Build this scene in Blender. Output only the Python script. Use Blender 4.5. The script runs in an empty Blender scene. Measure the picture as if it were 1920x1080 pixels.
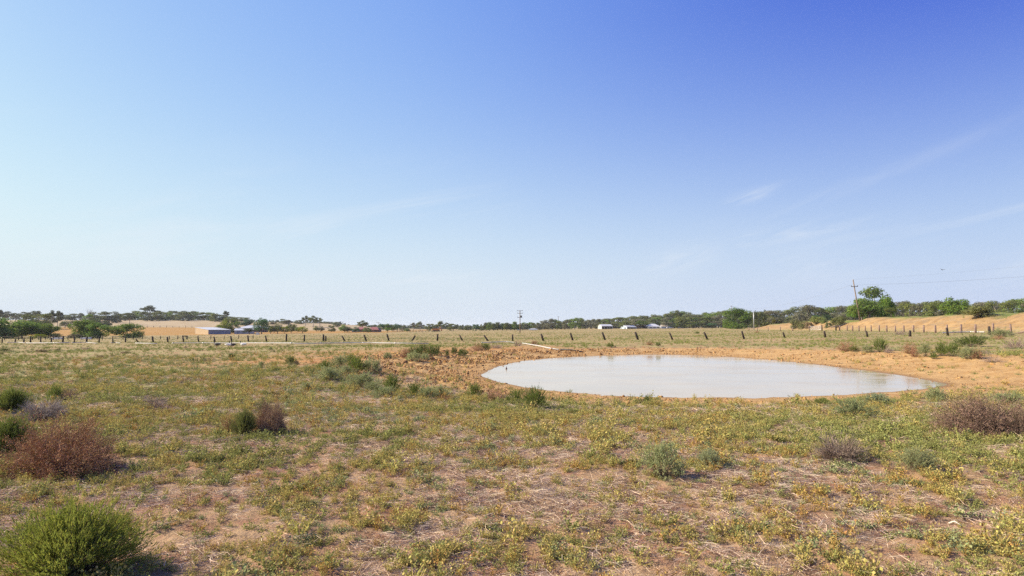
import bpy, math, random
import numpy as np
from mathutils import Vector

R = math.radians
scene = bpy.context.scene
COL = scene.collection

# ------------------------------------------------------------------ camera
EYE = 1.65
FPX = 960 / math.tan(R(40))            # focal length in pixels of a 1920 wide picture
PITCH = math.atan(72 / FPX)
cam_d = bpy.data.cameras.new('camera')
cam_d.sensor_fit = 'HORIZONTAL'
cam_d.angle = R(80)
cam_d.clip_start = 0.05
cam_d.clip_end = 12000
cam = bpy.data.objects.new('camera', cam_d)
COL.objects.link(cam)
cam.location = (0, 0, EYE)
cam.rotation_euler = (R(90) + PITCH, 0, 0)
scene.camera = cam

# ------------------------------------------------------------------ sun, sky, exposure
SUN_EL, SUN_AZ = R(34), R(-84)         # azimuth from +Y, negative = to the left
sun_d = bpy.data.lights.new('sun', 'SUN')
sun_d.energy = 5.0
sun_d.angle = R(0.53)
sun_d.color = (1.0, 0.885, 0.72)
sun = bpy.data.objects.new('sun', sun_d)
COL.objects.link(sun)
SV = Vector((math.cos(SUN_EL) * math.sin(SUN_AZ), math.cos(SUN_EL) * math.cos(SUN_AZ), math.sin(SUN_EL)))
sun.rotation_euler = (-SV).to_track_quat('-Z', 'Y').to_euler()

world = bpy.data.worlds.new('World')
scene.world = world
world.use_nodes = True
wn = world.node_tree.nodes
wl = world.node_tree.links
wn.clear()
w_out = wn.new('ShaderNodeOutputWorld')
w_bg = wn.new('ShaderNodeBackground')
w_sky = wn.new('ShaderNodeTexSky')
w_sky.sky_type = 'NISHITA'
w_sky.sun_disc = False
w_sky.sun_elevation = SUN_EL
w_sky.sun_rotation = SUN_AZ
w_sky.altitude = 200
w_sky.air_density = 1.0
w_sky.dust_density = 1.0
w_sky.ozone_density = 1.0
w_bg.inputs['Strength'].default_value = 0.09
SKY_UNIT = 0.1757                        # sky radiance to picture value at this strength and exposure
def wmath(op, a, b=None):
    m = wn.new('ShaderNodeMath'); m.operation = op
    for i, v in enumerate((a, b)):
        if v is None: continue
        if isinstance(v, (int, float)): m.inputs[i].default_value = v
        else: wl.new(v, m.inputs[i])
    return m.outputs[0]
def wmix(f, a, b, mode='MIX'):
    m = wn.new('ShaderNodeMix'); m.data_type = 'RGBA'; m.blend_type = mode
    for k, v in ((0, f), (6, a), (7, b)):
        if isinstance(v, tuple): m.inputs[k].default_value = (*v, 1)
        elif isinstance(v, (int, float)): m.inputs[k].default_value = v
        else: wl.new(v, m.inputs[k])
    return m.outputs[2]
w_tc = wn.new('ShaderNodeTexCoord')
w_dir = wn.new('ShaderNodeSeparateXYZ'); wl.new(w_tc.outputs['Generated'], w_dir.inputs[0])
DX, DY, DZ = w_dir.outputs
w_rgb = wn.new('ShaderNodeSeparateColor'); wl.new(w_sky.outputs[0], w_rgb.inputs[0])
w_cmb = wn.new('ShaderNodeCombineColor')
for i, (k, p) in enumerate(((.74, .90), (.85, .80), (.95, .18))):     # a clearer, deeper blue than the bare model
    wl.new(wmath('MULTIPLY', wmath('POWER', wmath('MULTIPLY', w_rgb.outputs[i], SKY_UNIT), p), k), w_cmb.inputs[i])
# the sky deepens away from the sun
w_away = wmath('ADD', wmath('MULTIPLY', DX, -math.sin(SUN_AZ)), wmath('MULTIPLY', DY, -math.cos(SUN_AZ)))
w_mr = wn.new('ShaderNodeMapRange'); w_mr.interpolation_type = 'SMOOTHSTEP'; wl.new(w_away, w_mr.inputs[0])
w_mr.inputs[1].default_value = -.35; w_mr.inputs[2].default_value = .75
w_hi = wn.new('ShaderNodeMapRange'); wl.new(DZ, w_hi.inputs[0]); w_hi.inputs[1].default_value = .0; w_hi.inputs[2].default_value = .45
w_deep = wmix(wmath('MULTIPLY', w_mr.outputs[0], w_hi.outputs[0]), w_cmb.outputs[0], wmix(1.0, w_cmb.outputs[0], (.05, .20, .73), "MULTIPLY"))
# pale air low over the land
w_hz = wmath('POWER', 2.71828, wmath('MULTIPLY', wmath('POWER', wmath('MULTIPLY', wmath('MAXIMUM', DZ, 0.0), 1 / .215), 1.35), -1.0))
w_hc = wmix(w_mr.outputs[0], (.715, .80, .89), (.545, .635, .86))
w_fin = wmix(w_hz, w_deep, w_hc)
# thin cirrus: faint diagonal veils low in the sky, one small feather higher up
w_az = wmath('ARCTAN2', DX, DY); w_el = wmath('ARCSINE', DZ)
def wnoise(su, sv, rot, off, detail=7, rough=.62, dist=.6):
    c, s_ = math.cos(rot), math.sin(rot)
    u = wmath('ADD', wmath('MULTIPLY', w_az, c * su), wmath('MULTIPLY', w_el, s_ * su)); v = wmath('ADD', wmath('MULTIPLY', w_az, -s_ * sv), wmath('MULTIPLY', w_el, c * sv))
    q = wn.new('ShaderNodeCombineXYZ'); wl.new(wmath('ADD', u, off), q.inputs[0]); wl.new(wmath('ADD', v, off * .7), q.inputs[1])
    n = wn.new('ShaderNodeTexNoise'); n.inputs['Scale'].default_value = 1; n.inputs['Detail'].default_value = detail; n.inputs['Roughness'].default_value = rough; n.inputs['Distortion'].default_value = dist
    wl.new(q.outputs[0], n.inputs['Vector']); return n.outputs[0]
def wstep(v, a, b, c=0.0, d=1.0):
    q = wn.new('ShaderNodeMapRange'); q.interpolation_type = 'SMOOTHSTEP'; wl.new(v, q.inputs[0])
    for i, x in enumerate((a, b, c, d)): q.inputs[i + 1].default_value = x
    return q.outputs[0]
def wband(v, c, w):
    return wmath('POWER', 2.71828, wmath('MULTIPLY', wmath('POWER', wmath('MULTIPLY', wmath('SUBTRACT', v, c), 1 / w), 2.0), -1.0))
w_low = wmath('MULTIPLY', wstep(w_el, .02, .08), wstep(w_el, .30, .16))
w_veil = wmath('MULTIPLY', wmath('MULTIPLY', wstep(wnoise(2.2, 15, .22, 3.7), .44, .72), wstep(wnoise(1.6, 5, .2, 8.1, 2), .40, .62)), w_low)
def feather(az, el, rot, la, lb, off):
    c, s_ = math.cos(rot), math.sin(rot); a_ = wmath('SUBTRACT', w_az, az); e_ = wmath('SUBTRACT', w_el, el)
    u = wmath('ADD', wmath('MULTIPLY', a_, c), wmath('MULTIPLY', e_, s_)); v = wmath('SUBTRACT', wmath('MULTIPLY', e_, c), wmath('MULTIPLY', a_, s_))
    return wmath('MULTIPLY', wmath('MULTIPLY', wband(u, 0, la), wband(v, 0, lb)), wstep(wnoise(9, 60, rot + .12, off, 5), .30, .68))
w_cl = wmath('MULTIPLY', w_veil, .36)
for f_, k_ in ((feather(.385, .200, .22, .034, .0075, 1.3), .6), (feather(.40, .135, .10, .11, .012, 5.2), .42), (feather(.56, .215, .30, .20, .010, 9.4), .11), (feather(.27, .105, .25, .05, .016, 2.2), .4), (feather(-.13, .078, .05, .10, .010, 4.4), .35), (feather(-.545, .082, -.03, .04, .008, 6.1), .4)):
    w_cl = wmath('MAXIMUM', w_cl, wmath('MULTIPLY', f_, k_))
w_all = wmix(w_cl, w_fin, (.83, .88, .94))
wl.new(wmix(1.0, w_all, (1 / SKY_UNIT,) * 3, 'MULTIPLY'), w_bg.inputs['Color'])
wl.new(w_bg.outputs[0], w_out.inputs[0])

scene.view_settings.view_transform = 'Standard'
scene.view_settings.look = 'None'
scene.view_settings.exposure = 0.965
scene.view_settings.gamma = 1.0
scene.view_settings.use_curve_mapping = False
scene.render.engine = 'CYCLES'
scene.cycles.max_bounces = 6
scene.cycles.transparent_max_bounces = 8
scene.cycles.use_denoising = False

rng = np.random.default_rng(7)
random.seed(7)

# ------------------------------------------------------------------ helpers: picture geometry
CP, SP = math.cos(PITCH), math.sin(PITCH)
def ray(px, py):
    a = (px - 960) / FPX; b = -(py - 540) / FPX
    return np.array([a, CP - b * SP, SP + b * CP])
def at_depth(px, Y, py=612):
    d = ray(px, py); k = Y / d[1]
    return d[0] * k, Y
def z_at(px, py, Y):
    d = ray(px, py)
    return EYE + d[2] * Y / d[1]
def on_plane(px, py, z):
    d = ray(px, py); k = (z - EYE) / d[2]
    return d[0] * k, d[1] * k
def m_per_px(Y):
    return Y / FPX

# ------------------------------------------------------------------ helpers: noise and terrain
def _hash(ix, iy, s):
    n = (ix.astype(np.int64) * 374761393 + iy.astype(np.int64) * 668265263 + s * 974711) & 0x7fffffff
    n = ((n ^ (n >> 13)) * 1274126177) & 0x7fffffff
    n = (n ^ (n >> 16)) & 0xffff
    return n / 65535.0
def vnoise(x, y, s=0):
    x = np.asarray(x, float); y = np.asarray(y, float)
    ix = np.floor(x); iy = np.floor(y); fx = x - ix; fy = y - iy
    fx = fx * fx * (3 - 2 * fx); fy = fy * fy * (3 - 2 * fy)
    a = _hash(ix, iy, s); b = _hash(ix + 1, iy, s); c = _hash(ix, iy + 1, s); d = _hash(ix + 1, iy + 1, s)
    return (a * (1 - fx) + b * fx) * (1 - fy) + (c * (1 - fx) + d * fx) * fy
def fbm(x, y, s=0, o=4):
    v = 0; a = .5; t = 0
    for k in range(o):
        v = v + a * vnoise(x * 2 ** k + 17.3 * k, y * 2 ** k - 9.1 * k, s + k); t += a; a *= .5
    return v / t
def sstep(a, b, x):
    t = np.clip((np.asarray(x, float) - a) / (b - a), 0, 1)
    return t * t * (3 - 2 * t)

COLS = np.array([-900, 0, 350, 600, 800, 1000, 1150, 1400, 1600, 1920, 2800.])
ROWS = np.array([0, 12, 40, 80, 110, 200, 350, 480, 650, 1000, 3000.])
TAB = np.array([
 [0,0,0,0,0,0,0,0,0,0,0],
 [0,0,0,0,0,0,0,0,.02,.05,.1],
 [-.35,-.35,-.3,-.2,-.15,-.1,-.05,0,.1,.25,.4],
 [-.9,-.85,-.75,-.6,-.5,-.4,-.25,.0,.35,.9,1.1],
 [-1.5,-1.35,-1.15,-.85,-.65,-.5,-.35,.1,.6,1.0,1.3],
 [-2.2,-2.2,-2.1,-1.7,-1.2,-.9,-.7,.2,.8,1.2,1.5],
 [-2.6,-2.7,-2.9,-2.3,-1.8,-1.1,-.5,.5,1,1.5,1.5],
 [0,1.0,1.0,-1.8,-2.2,-1.2,-.1,.5,1,1.5,1.5],
 [9,8.5,8.5,4.8,-1.6,-1,0,1,1,1,1],
 [9,9,9,5,-2,-1,0,1,1,1,1],
 [5,5,5,2,-2,-1,0,0,0,0,0]], float)
ROWT = np.log(ROWS + 12)

WZ = -0.55
SHORE_PX = [(918,703),(930,695),(955,685),(990,677.5),(1040,672),(1100,668.5),(1170,666),(1240,665),(1300,666.5),(1370,670),(1440,675),
 (1500,681),(1560,688),(1620,696),(1680,704),(1722,712),(1757,719.5),(1735,724.5),(1700,728.5),(1640,733),(1560,737.5),(1480,740.5),(1400,742),
 (1320,742.5),(1230,741.5),(1150,738.5),(1090,734.5),(1040,730),(990,723.5),(955,716.5),(930,709.5)]
SHORE = np.array([on_plane(a, b, WZ) for a, b in SHORE_PX])
PC = SHORE.mean(axis=0)
def pond_d(x, y):
    """signed distance to the shoreline, positive on land"""
    x = np.asarray(x, float); y = np.asarray(y, float)
    shp = x.shape; x = x.ravel(); y = y.ravel(); xs = x; ys = y
    out = np.full(x.shape, 200.0)
    m = (np.abs(x - PC[0]) < 75) & (np.abs(y - PC[1]) < 75)
    if m.any():
        X = x[m]; Y = y[m]
        best = np.full(X.shape, 1e9); ins = np.zeros(X.shape, bool)
        n = len(SHORE)
        for i in range(n):
            ax, ay = SHORE[i]; bx, by = SHORE[(i + 1) % n]
            dx, dy = bx - ax, by - ay
            t = np.clip(((X - ax) * dx + (Y - ay) * dy) / (dx * dx + dy * dy), 0, 1)
            best = np.minimum(best, np.hypot(X - ax - t * dx, Y - ay - t * dy))
            c = ((ay > Y) != (by > Y)) & (X < (bx - ax) * (Y - ay) / (by - ay + 1e-12) + ax)
            ins ^= c
        out[m] = np.where(ins, -best, best)
    return (out + .30 * (fbm(xs * .8, ys * .8, 41, 3) - .5) * (np.abs(out) < 150)).reshape(shp)

LEV = np.array([(50,40),(62.5,73),(70,105),(78,141),(86,185),(93,232),(96,262)], float)
LEVH = np.array([3.2,3.0,2.7,3.0,2.7,2.3,0.0])
def levee(x, y):
    """height added by the earth bank and how far up its face a point lies (0..1)"""
    x = np.asarray(x, float); y = np.asarray(y, float)
    bx = np.interp(y, LEV[:, 1], LEV[:, 0]); hh = np.interp(y, LEV[:, 1], LEVH, left=2.2, right=0)
    s = x - bx + 2.2 * (fbm(x * .12, y * .12, 51, 2) - .5)
    up = sstep(0, 6.5, s)
    dn = 1 - sstep(13, 22, s)
    saddle = 1 - .30 * np.exp(-((y - 91 + .15 * (x - 70)) / 3.2) ** 2) - .35 * np.exp(-((y - 158) / 7.0) ** 2)
    n = 1 + .22 * (fbm(x * .25, y * .25, 31, 3) - .5) + .10 * (fbm(x * .9, y * .9, 33, 3) - .5)
    on = sstep(30, 44, y)
    gully = -.55 * up * (1 - up) * 4 * np.abs(fbm(y * .55 + x * .2, x * .10, 35, 3) - .5) * (hh > .05)          # rain gullies down the face
    return (hh * up * np.clip(dn, .25, 1) * saddle * n + gully) * on, up * np.clip(dn, 0, 1) * on * (hh > .05)

def base_h(x, y):
    x = np.asarray(x, float); y = np.asarray(y, float)
    yy = np.maximum(y, 0)
    u = np.clip(960 + x / np.maximum(yy, 12.) * FPX, COLS[0], COLS[-1])
    t = np.log(yy + 12)
    i = np.clip(np.searchsorted(ROWT, t) - 1, 0, len(ROWT) - 2)
    j = np.clip(np.searchsorted(COLS, u) - 1, 0, len(COLS) - 2)
    a = np.clip((t - ROWT[i]) / (ROWT[i + 1] - ROWT[i]), 0, 1); b = np.clip((u - COLS[j]) / (COLS[j + 1] - COLS[j]), 0, 1)
    b = b * .5 + .5 * b * b * (3 - 2 * b)
    return (TAB[i, j] * (1 - b) + TAB[i, j + 1] * b) * (1 - a) + (TAB[i + 1, j] * (1 - b) + TAB[i + 1, j + 1] * b) * a

def height(x, y, micro=True):
    x = np.asarray(x, float); y = np.asarray(y, float)
    z = base_h(x, y)
    z = z + .16 * (fbm(x * .11, y * .11, 3, 3) - .5) * sstep(2, 14, np.hypot(x, y))
    lv, _ = levee(x, y)
    z = z + lv
    d = pond_d(x, y)
    near = sstep(PC[1] - 4, PC[1] - 14, y)               # gentler slope on the near shore
    w = 7.5 + 5.5 * near
    k = np.clip(d / w, 0, 1); k = .35 * k + .65 * k * k * (3 - 2 * k)
    z = np.where(d > 0, (WZ - .01) * (1 - k) + z * k, np.maximum(WZ - .01 + d * .12, WZ - .7))
    if micro:
        n = .10 * (fbm(x * 1.1, y * 1.1, 5, 3) - .5) + .075 * (fbm(x * 4.2, y * 4.2, 8, 3) - .5)
        mud = sstep(9, 3, d) * sstep(0.3, 1.4, d)
        th = np.arctan2(y - PC[1], x - PC[0])
        tread = .14 + .86 * sstep(-.10, .45, -np.cos(th))          # trampled hardest on the left side
        hoof = (np.minimum(0, fbm(x * 3.2, y * 3.2, 77, 2) - .48) * .48 + (fbm(x * 6, y * 6, 79, 2) - .5) * .12) * tread
        z = z + (n + mud * hoof) * np.where(d > 0, .12 * sstep(.05, .8, d) + .88 * sstep(.6, 3.0, d), sstep(.05, .9, -d))
    return z
def H(x, y):
    return float(height(np.array([x]), np.array([y]))[0])

def ground_hit(px, py):
    """where the sight line of a picture point meets the ground"""
    d = ray(px, py)
    t = np.exp(np.linspace(math.log(2.0), math.log(1500), 1400))
    x = d[0] * t; y = d[1] * t; z = EYE + d[2] * t
    g = height(x, y, False)
    k = np.argmax(z < g)
    if z[k] >= g[k]: k = len(t) - 1
    if k:
        a0 = z[k - 1] - g[k - 1]; a1 = z[k] - g[k]; f = a0 / (a0 - a1 + 1e-9)
        tt = t[k - 1] + (t[k] - t[k - 1]) * f
    else: tt = t[0]
    return d[0] * tt, d[1] * tt

# ------------------------------------------------------------------ helpers: objects
def mesh_tri(name, V, T, mats=(), mi=None, smooth=False):
    V = np.asarray(V, np.float32).reshape(-1, 3); T = np.asarray(T, np.int32).reshape(-1, 3)
    me = bpy.data.meshes.new(name)
    me.vertices.add(len(V)); me.vertices.foreach_set('co', V.ravel())
    me.loops.add(T.size); me.loops.foreach_set('vertex_index', T.ravel())
    me.polygons.add(len(T)); me.polygons.foreach_set('loop_start', np.arange(0, T.size, 3, dtype=np.int32))
    me.polygons.foreach_set('loop_total', np.full(len(T), 3, np.int32))
    for m in mats: me.materials.append(m)
    if mi is not None: me.polygons.foreach_set('material_index', np.asarray(mi, np.int32))
    if smooth: me.polygons.foreach_set('use_smooth', np.ones(len(T), bool))
    me.update(calc_edges=True)
    return me

class MB:
    """collects boxes, tubes and plates into one mesh"""
    def __init__(s): s.v = []; s.f = []; s.n = 0; s.mi = []
    def add(s, V, F, m=0):
        s.v += [tuple(p) for p in V]; s.f += [tuple(i + s.n for i in q) for q in F]; s.mi += [m] * len(F); s.n += len(V)
    def hexa(s, P, m=0):
        s.add(P, [(0,3,2,1),(4,5,6,7),(0,1,5,4),(1,2,6,5),(2,3,7,6),(3,0,4,7)], m)
    def box(s, x0, x1, y0, y1, z0, z1, m=0):
        s.hexa([(x0,y0,z0),(x1,y0,z0),(x1,y1,z0),(x0,y1,z0),(x0,y0,z1),(x1,y0,z1),(x1,y1,z1),(x0,y1,z1)], m)
    def tube(s, pts, rad, n=8, m=0, cap=True, flat=None):
        pts = [Vector(p) for p in pts]
        if not hasattr(rad, '__len__'): rad = [rad] * len(pts)
        V = []; F = []
        for i, p in enumerate(pts):
            d = (pts[min(i + 1, len(pts) - 1)] - pts[max(i - 1, 0)]).normalized()
            ref = Vector((0, 0, 1)) if abs(d.z) < .9 else Vector((0, 1, 0))
            a = d.cross(ref).normalized(); b = a.cross(d)
            fl = 1 if flat is None else flat[i]
            for k in range(n):
                t = 2 * math.pi * k / n
                V.append(p + (a * math.cos(t) * fl + b * math.sin(t)) * rad[i])
        for i in range(len(pts) - 1):
            for k in range(n):
                k2 = (k + 1) % n
                F.append((i * n + k, i * n + k2, (i + 1) * n + k2, (i + 1) * n + k))
        if cap:
            F.append(tuple(reversed(range(n)))); F.append(tuple(range((len(pts) - 1) * n, len(pts) * n)))
        s.add(V, F, m)
    def mesh(s, name, mats, smooth=False):
        me = bpy.data.meshes.new(name)
        me.from_pydata(s.v, [], s.f)
        for m in (mats if isinstance(mats, (list, tuple)) else [mats]): me.materials.append(m)
        me.polygons.foreach_set('material_index', s.mi)
        if smooth: me.polygons.foreach_set('use_smooth', [True] * len(s.f))
        me.update()
        return me

def link(name, me, parent=None, loc=None, color=None):
    o = bpy.data.objects.new(name, me); COL.objects.link(o)
    if parent is not None: o.parent = parent
    if loc is not None: o.location = loc
    if color is not None: o.color = (*color, 1)
    return o
def tag(o, label=None, cat=None, group=None, kind=None):
    if label: o['label'] = label
    if cat: o['category'] = cat
    if group: o['group'] = group
    if kind: o['kind'] = kind
    return o
def thing(name, label, cat, loc, group=None, rz=0, scale=None):
    o = bpy.data.objects.new(name, None); COL.objects.link(o)
    o.location = loc; o.rotation_euler = (0, 0, rz)
    o.empty_display_size = .2
    if scale is not None: o.scale = scale
    return tag(o, label, cat, group)

# ------------------------------------------------------------------ helpers: materials
def newmat(name):
    m = bpy.data.materials.new(name); m.use_nodes = True
    nt = m.node_tree; nt.nodes.clear()
    out = nt.nodes.new('ShaderNodeOutputMaterial')
    return m, nt, out
class NG:
    def __init__(s, nt): s.nt = nt
    def n(s, t, **k):
        q = s.nt.nodes.new(t)
        for a, b in k.items(): setattr(q, a, b)
        return q
    def l(s, a, b): s.nt.links.new(a, b)
    def noise(s, vec, scale, detail=4, rough=.55, dist=0.):
        q = s.n('ShaderNodeTexNoise'); q.inputs['Scale'].default_value = scale; q.inputs['Detail'].default_value = detail
        q.inputs['Roughness'].default_value = rough; q.inputs['Distortion'].default_value = dist
        if vec is not None: s.l(vec, q.inputs['Vector'])
        return q.outputs[0]
    def rng(s, v, a, b, c=0., d=1., smooth=True):
        q = s.n('ShaderNodeMapRange'); q.interpolation_type = 'SMOOTHSTEP' if smooth else 'LINEAR'
        for i, w in enumerate((a, b, c, d)): q.inputs[i + 1].default_value = w
        s.l(v, q.inputs[0]); return q.outputs[0]
    def mix(s, f, a, b, mode='MIX'):
        q = s.n('ShaderNodeMix'); q.data_type = 'RGBA'; q.blend_type = mode
        for sock, v in ((q.inputs[0], f), (q.inputs[6], a), (q.inputs[7], b)):
            if isinstance(v, (tuple, list)): sock.default_value = (*v, 1) if len(v) == 3 else v
            elif isinstance(v, (int, float)): sock.default_value = v
            else: s.l(v, sock)
        return q.outputs[2]
    def math(s, op, a, b=None, clamp=False):
        q = s.n('ShaderNodeMath', operation=op, use_clamp=clamp)
        for sock, v in ((q.inputs[0], a), (q.inputs[1], b)):
            if v is None: continue
            if isinstance(v, (int, float)): sock.default_value = v
            else: s.l(v, sock)
        return q.outputs[0]
    def attr(s, name):
        q = s.n('ShaderNodeAttribute'); q.attribute_name = name; return q.outputs['Fac']
    def mapping(s, vec, scale=(1,1,1), rot=(0,0,0)):
        q = s.n('ShaderNodeMapping'); q.inputs['Scale'].default_value = scale; q.inputs['Rotation'].default_value = rot
        s.l(vec, q.inputs[0]); return q.outputs[0]
    def bump(s, h, strength, dist):
        q = s.n('ShaderNodeBump'); q.inputs['Strength'].default_value = strength; q.inputs['Distance'].default_value = dist
        s.l(h, q.inputs['Height']); return q.outputs[0]

def simple(name, col, rough=.8, var=.15, scale=3., metal=0., bump=0., spec=.3):
    m, nt, out = newmat(name); g = NG(nt)
    tc = g.n('ShaderNodeTexCoord')
    f = g.noise(tc.outputs['Object'], scale, 5)
    c = g.mix(g.rng(f, .3, .7), tuple(x * (1 - var) for x in col), tuple(min(1, x * (1 + var)) for x in col))
    p = g.n('ShaderNodeBsdfPrincipled'); g.l(c, p.inputs['Base Color'])
    p.inputs['Roughness'].default_value = rough; p.inputs['Metallic'].default_value = metal
    p.inputs['Specular IOR Level'].default_value = spec
    if bump: g.l(g.bump(f, .6, bump), p.inputs['Normal'])
    g.l(p.outputs[0], out.inputs[0])
    return m

def sheet_metal(name, col, rough=.45, pitch=8., axis=0, streak=.12):
    """ribbed sheet iron: the ribs run down the wall or roof"""
    m, nt, out = newmat(name); g = NG(nt)
    tc = g.n('ShaderNodeTexCoord')
    sep = g.n('ShaderNodeSeparateXYZ'); g.l(tc.outputs['Object'], sep.inputs[0])
    s = g.math('SINE', g.math('MULTIPLY', sep.outputs[axis], pitch))
    f = g.noise(g.mapping(tc.outputs['Object'], (1.2, 1.2, .15)), 1.2, 5)
    c = g.mix(g.rng(f, .35, .7), tuple(x * (1 - streak) for x in col), tuple(min(1, x * (1 + streak)) for x in col))
    p = g.n('ShaderNodeBsdfPrincipled'); g.l(c, p.inputs['Base Color']); p.inputs['Roughness'].default_value = rough
    g.l(g.bump(s, .5, .03), p.inputs['Normal'])
    g.l(p.outputs[0], out.inputs[0]); return m

def leafmat(name, trans=.40, dark=.70, light=1.35, warm=.0, fixed=None, rand=.25):
    """leaves: tint from the object's own colour, varied leaf to leaf"""
    m, nt, out = newmat(name); g = NG(nt)
    oi = g.n('ShaderNodeObjectInfo'); geo = g.n('ShaderNodeNewGeometry')
    base = oi.outputs['Color'] if fixed is None else tuple(fixed)
    rp = geo.outputs['Random Per Island']
    q = g.n('ShaderNodeHueSaturation')
    g.l(g.rng(rp, 0, 1, dark, light, False), q.inputs['Value'])
    isl = g.math('MULTIPLY', g.math('SUBTRACT', g.math('FRACT', g.math('MULTIPLY', rp, 7.31)), .5), .05)      # leaf to leaf drift between green and straw
    g.l(g.math('ADD', g.math('ADD', g.math('MULTIPLY', g.math('SUBTRACT', oi.outputs['Random'], .5), rand * .06), .5 - warm * .03), isl), q.inputs['Hue'])
    if fixed is None: g.l(base, q.inputs['Color'])
    else: q.inputs['Color'].default_value = (*fixed, 1)
    d = g.n('ShaderNodeBsdfDiffuse'); g.l(q.outputs[0], d.inputs[0])
    t = g.n('ShaderNodeBsdfTranslucent'); g.l(q.outputs[0], t.inputs[0])
    x = g.n('ShaderNodeMixShader'); x.inputs[0].default_value = trans
    g.l(d.outputs[0], x.inputs[1]); g.l(t.outputs[0], x.inputs[2]); g.l(x.outputs[0], out.inputs[0])
    return m

M = {}
M['leaf'] = leafmat('leaf')
M['twig'] = leafmat('twig', trans=.05, dark=.40, light=1.65)
M['bark'] = simple('bark', (.16, .125, .095), .9, .35, 4, bump=.02)
M['pale_bark'] = simple('pale_bark', (.34, .29, .24), .85, .25, 3, bump=.01)
M['post'] = simple('old_post_timber', (.045, .033, .026), .9, .4, 6, bump=.01)
M['grey_post'] = simple('grey_post_timber', (.20, .135, .11), .9, .35, 6, bump=.01)
M['pole'] = simple('pole_timber', (.20, .15, .11), .85, .25, 3, bump=.005)
M['steel'] = simple('galvanised_steel', (.45, .46, .48), .45, .1, 5, metal=.6)
M['wire'] = simple('fence_wire', (.22, .21, .20), .6, .2, 5, metal=.5)
M['pipe'] = simple('pale_pipe', (.46, .445, .42), .5, .18, 1.2)
M['poly'] = simple('dark_poly_pipe', (.05, .045, .04), .5, .2, 3)
M['dark'] = simple('dark_interior', (.025, .025, .028), .9, .2, 2)
M['black'] = simple('transformer_grey', (.06, .065, .075), .5, .1, 5)
M['glass'] = simple('window_glass', (.05, .06, .07), .08, .05, 2, spec=.6)

# ------------------------------------------------------------------ ground
def ground_material():
    m, nt, out = newmat('paddock_ground'); g = NG(nt)
    geo = g.n('ShaderNodeNewGeometry'); P = geo.outputs['Position']
    n1 = g.noise(P, .22, 5, .6); n2 = g.noise(P, 1.3, 6, .6); n3 = g.noise(P, 9, 6, .65); n4 = g.noise(P, 55, 4, .7); n5 = g.noise(P, .045, 4, .6)
    soil = g.mix(g.rng(n2, .3, .7), (.268, .136, .076), (.400, .235, .145))
    soil = g.mix(g.math('MULTIPLY', g.attr('red'), g.rng(n1, .25, .6)), soil, (.40, .175, .055))
    litter = g.math('MULTIPLY', g.rng(n4, .52, .68), g.rng(n2, .35, .6))
    soil = g.mix(g.math('MULTIPLY', litter, .75), soil, (.50, .365, .235))
    soil = g.mix(g.math('MULTIPLY', g.rng(n3, .58, .72), .55), soil, (.17, .095, .06))
    veg_c = g.mix(g.rng(n1, .3, .7), (.180, .200, .062), (.285, .268, .098))
    veg_c = g.mix(g.rng(n5, .53, .70), veg_c, (.36, .275, .130))
    veg_c = g.mix(g.math('MULTIPLY', g.rng(n3, .5, .75), .5), veg_c, (.150, .165, .065))
    vm = g.math('MULTIPLY', g.attr('veg'), g.rng(g.math('ADD', g.math('MULTIPLY', n2, .55), g.math('MULTIPLY', n3, .45)), .40, .56))
    c = g.mix(vm, soil, veg_c)
    # mud round the water
    mud = g.mix(g.rng(n2, .3, .7), (.325, .188, .072), (.440, .285, .125))
    mud = g.mix(g.math('MULTIPLY', g.rng(n3, .52, .68), .45), mud, (.22, .11, .045))
    mud = g.mix(g.math('MULTIPLY', g.attr('wet'), .75), mud, (.170, .095, .036))
    md = g.rng(g.math('ADD', g.attr('mud'), g.math('MULTIPLY', g.math('SUBTRACT', n2, .5), .5)), .35, .65)
    c = g.mix(md, c, mud)
    fld = g.mix(g.rng(g.noise(g.mapping(P, (.02, .12, 1), (0, 0, R(8))), 3, 5), .3, .7), (.285, .152, .040), (.345, .200, .062))
    c = g.mix(g.attr('field'), c, fld)
    hil = g.mix(g.rng(g.noise(g.mapping(P, (.05, .10, .2)), 2, 6, .65), .35, .65), (.29, .215, .120), (.38, .295, .18))
    hil = g.mix(g.math('MULTIPLY', g.rng(g.noise(P, .25, 4), .56, .7), .6), hil, (.26, .21, .12))
    c = g.mix(g.attr('hill'), c, hil)
    lev = g.mix(g.rng(g.noise(g.mapping(P, (.5, .22, .8), (0, 0, R(25))), 1.4, 6, .65), .32, .66), (.215, .130, .058), (.320, .208, .096))
    lev = g.mix(g.math('MULTIPLY', g.rng(g.noise(g.mapping(P, (.9, .25, .9), (0, 0, R(-20))), 1.1, 6, .7), .5, .62), .7), lev, (.20, .145, .090))
    c = g.mix(g.attr('levee'), c, lev)
    top = g.math('MULTIPLY', g.attr('green'), g.rng(n1, .3, .5))
    c = g.mix(top, c, (.155, .185, .045))
    p = g.n('ShaderNodeBsdfPrincipled'); g.l(c, p.inputs['Base Color']); p.inputs['Specular IOR Level'].default_value = .12
    g.l(g.rng(g.attr('wet'), 0, 1, .95, .55), p.inputs['Roughness'])
    hgt = g.math('ADD', g.math('MULTIPLY', n3, .7), g.math('MULTIPLY', n4, .3))
    g.l(g.bump(hgt, .9, .05), p.inputs['Normal'])
    g.l(p.outputs[0], out.inputs[0]); return m
M['ground'] = ground_material()

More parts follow.
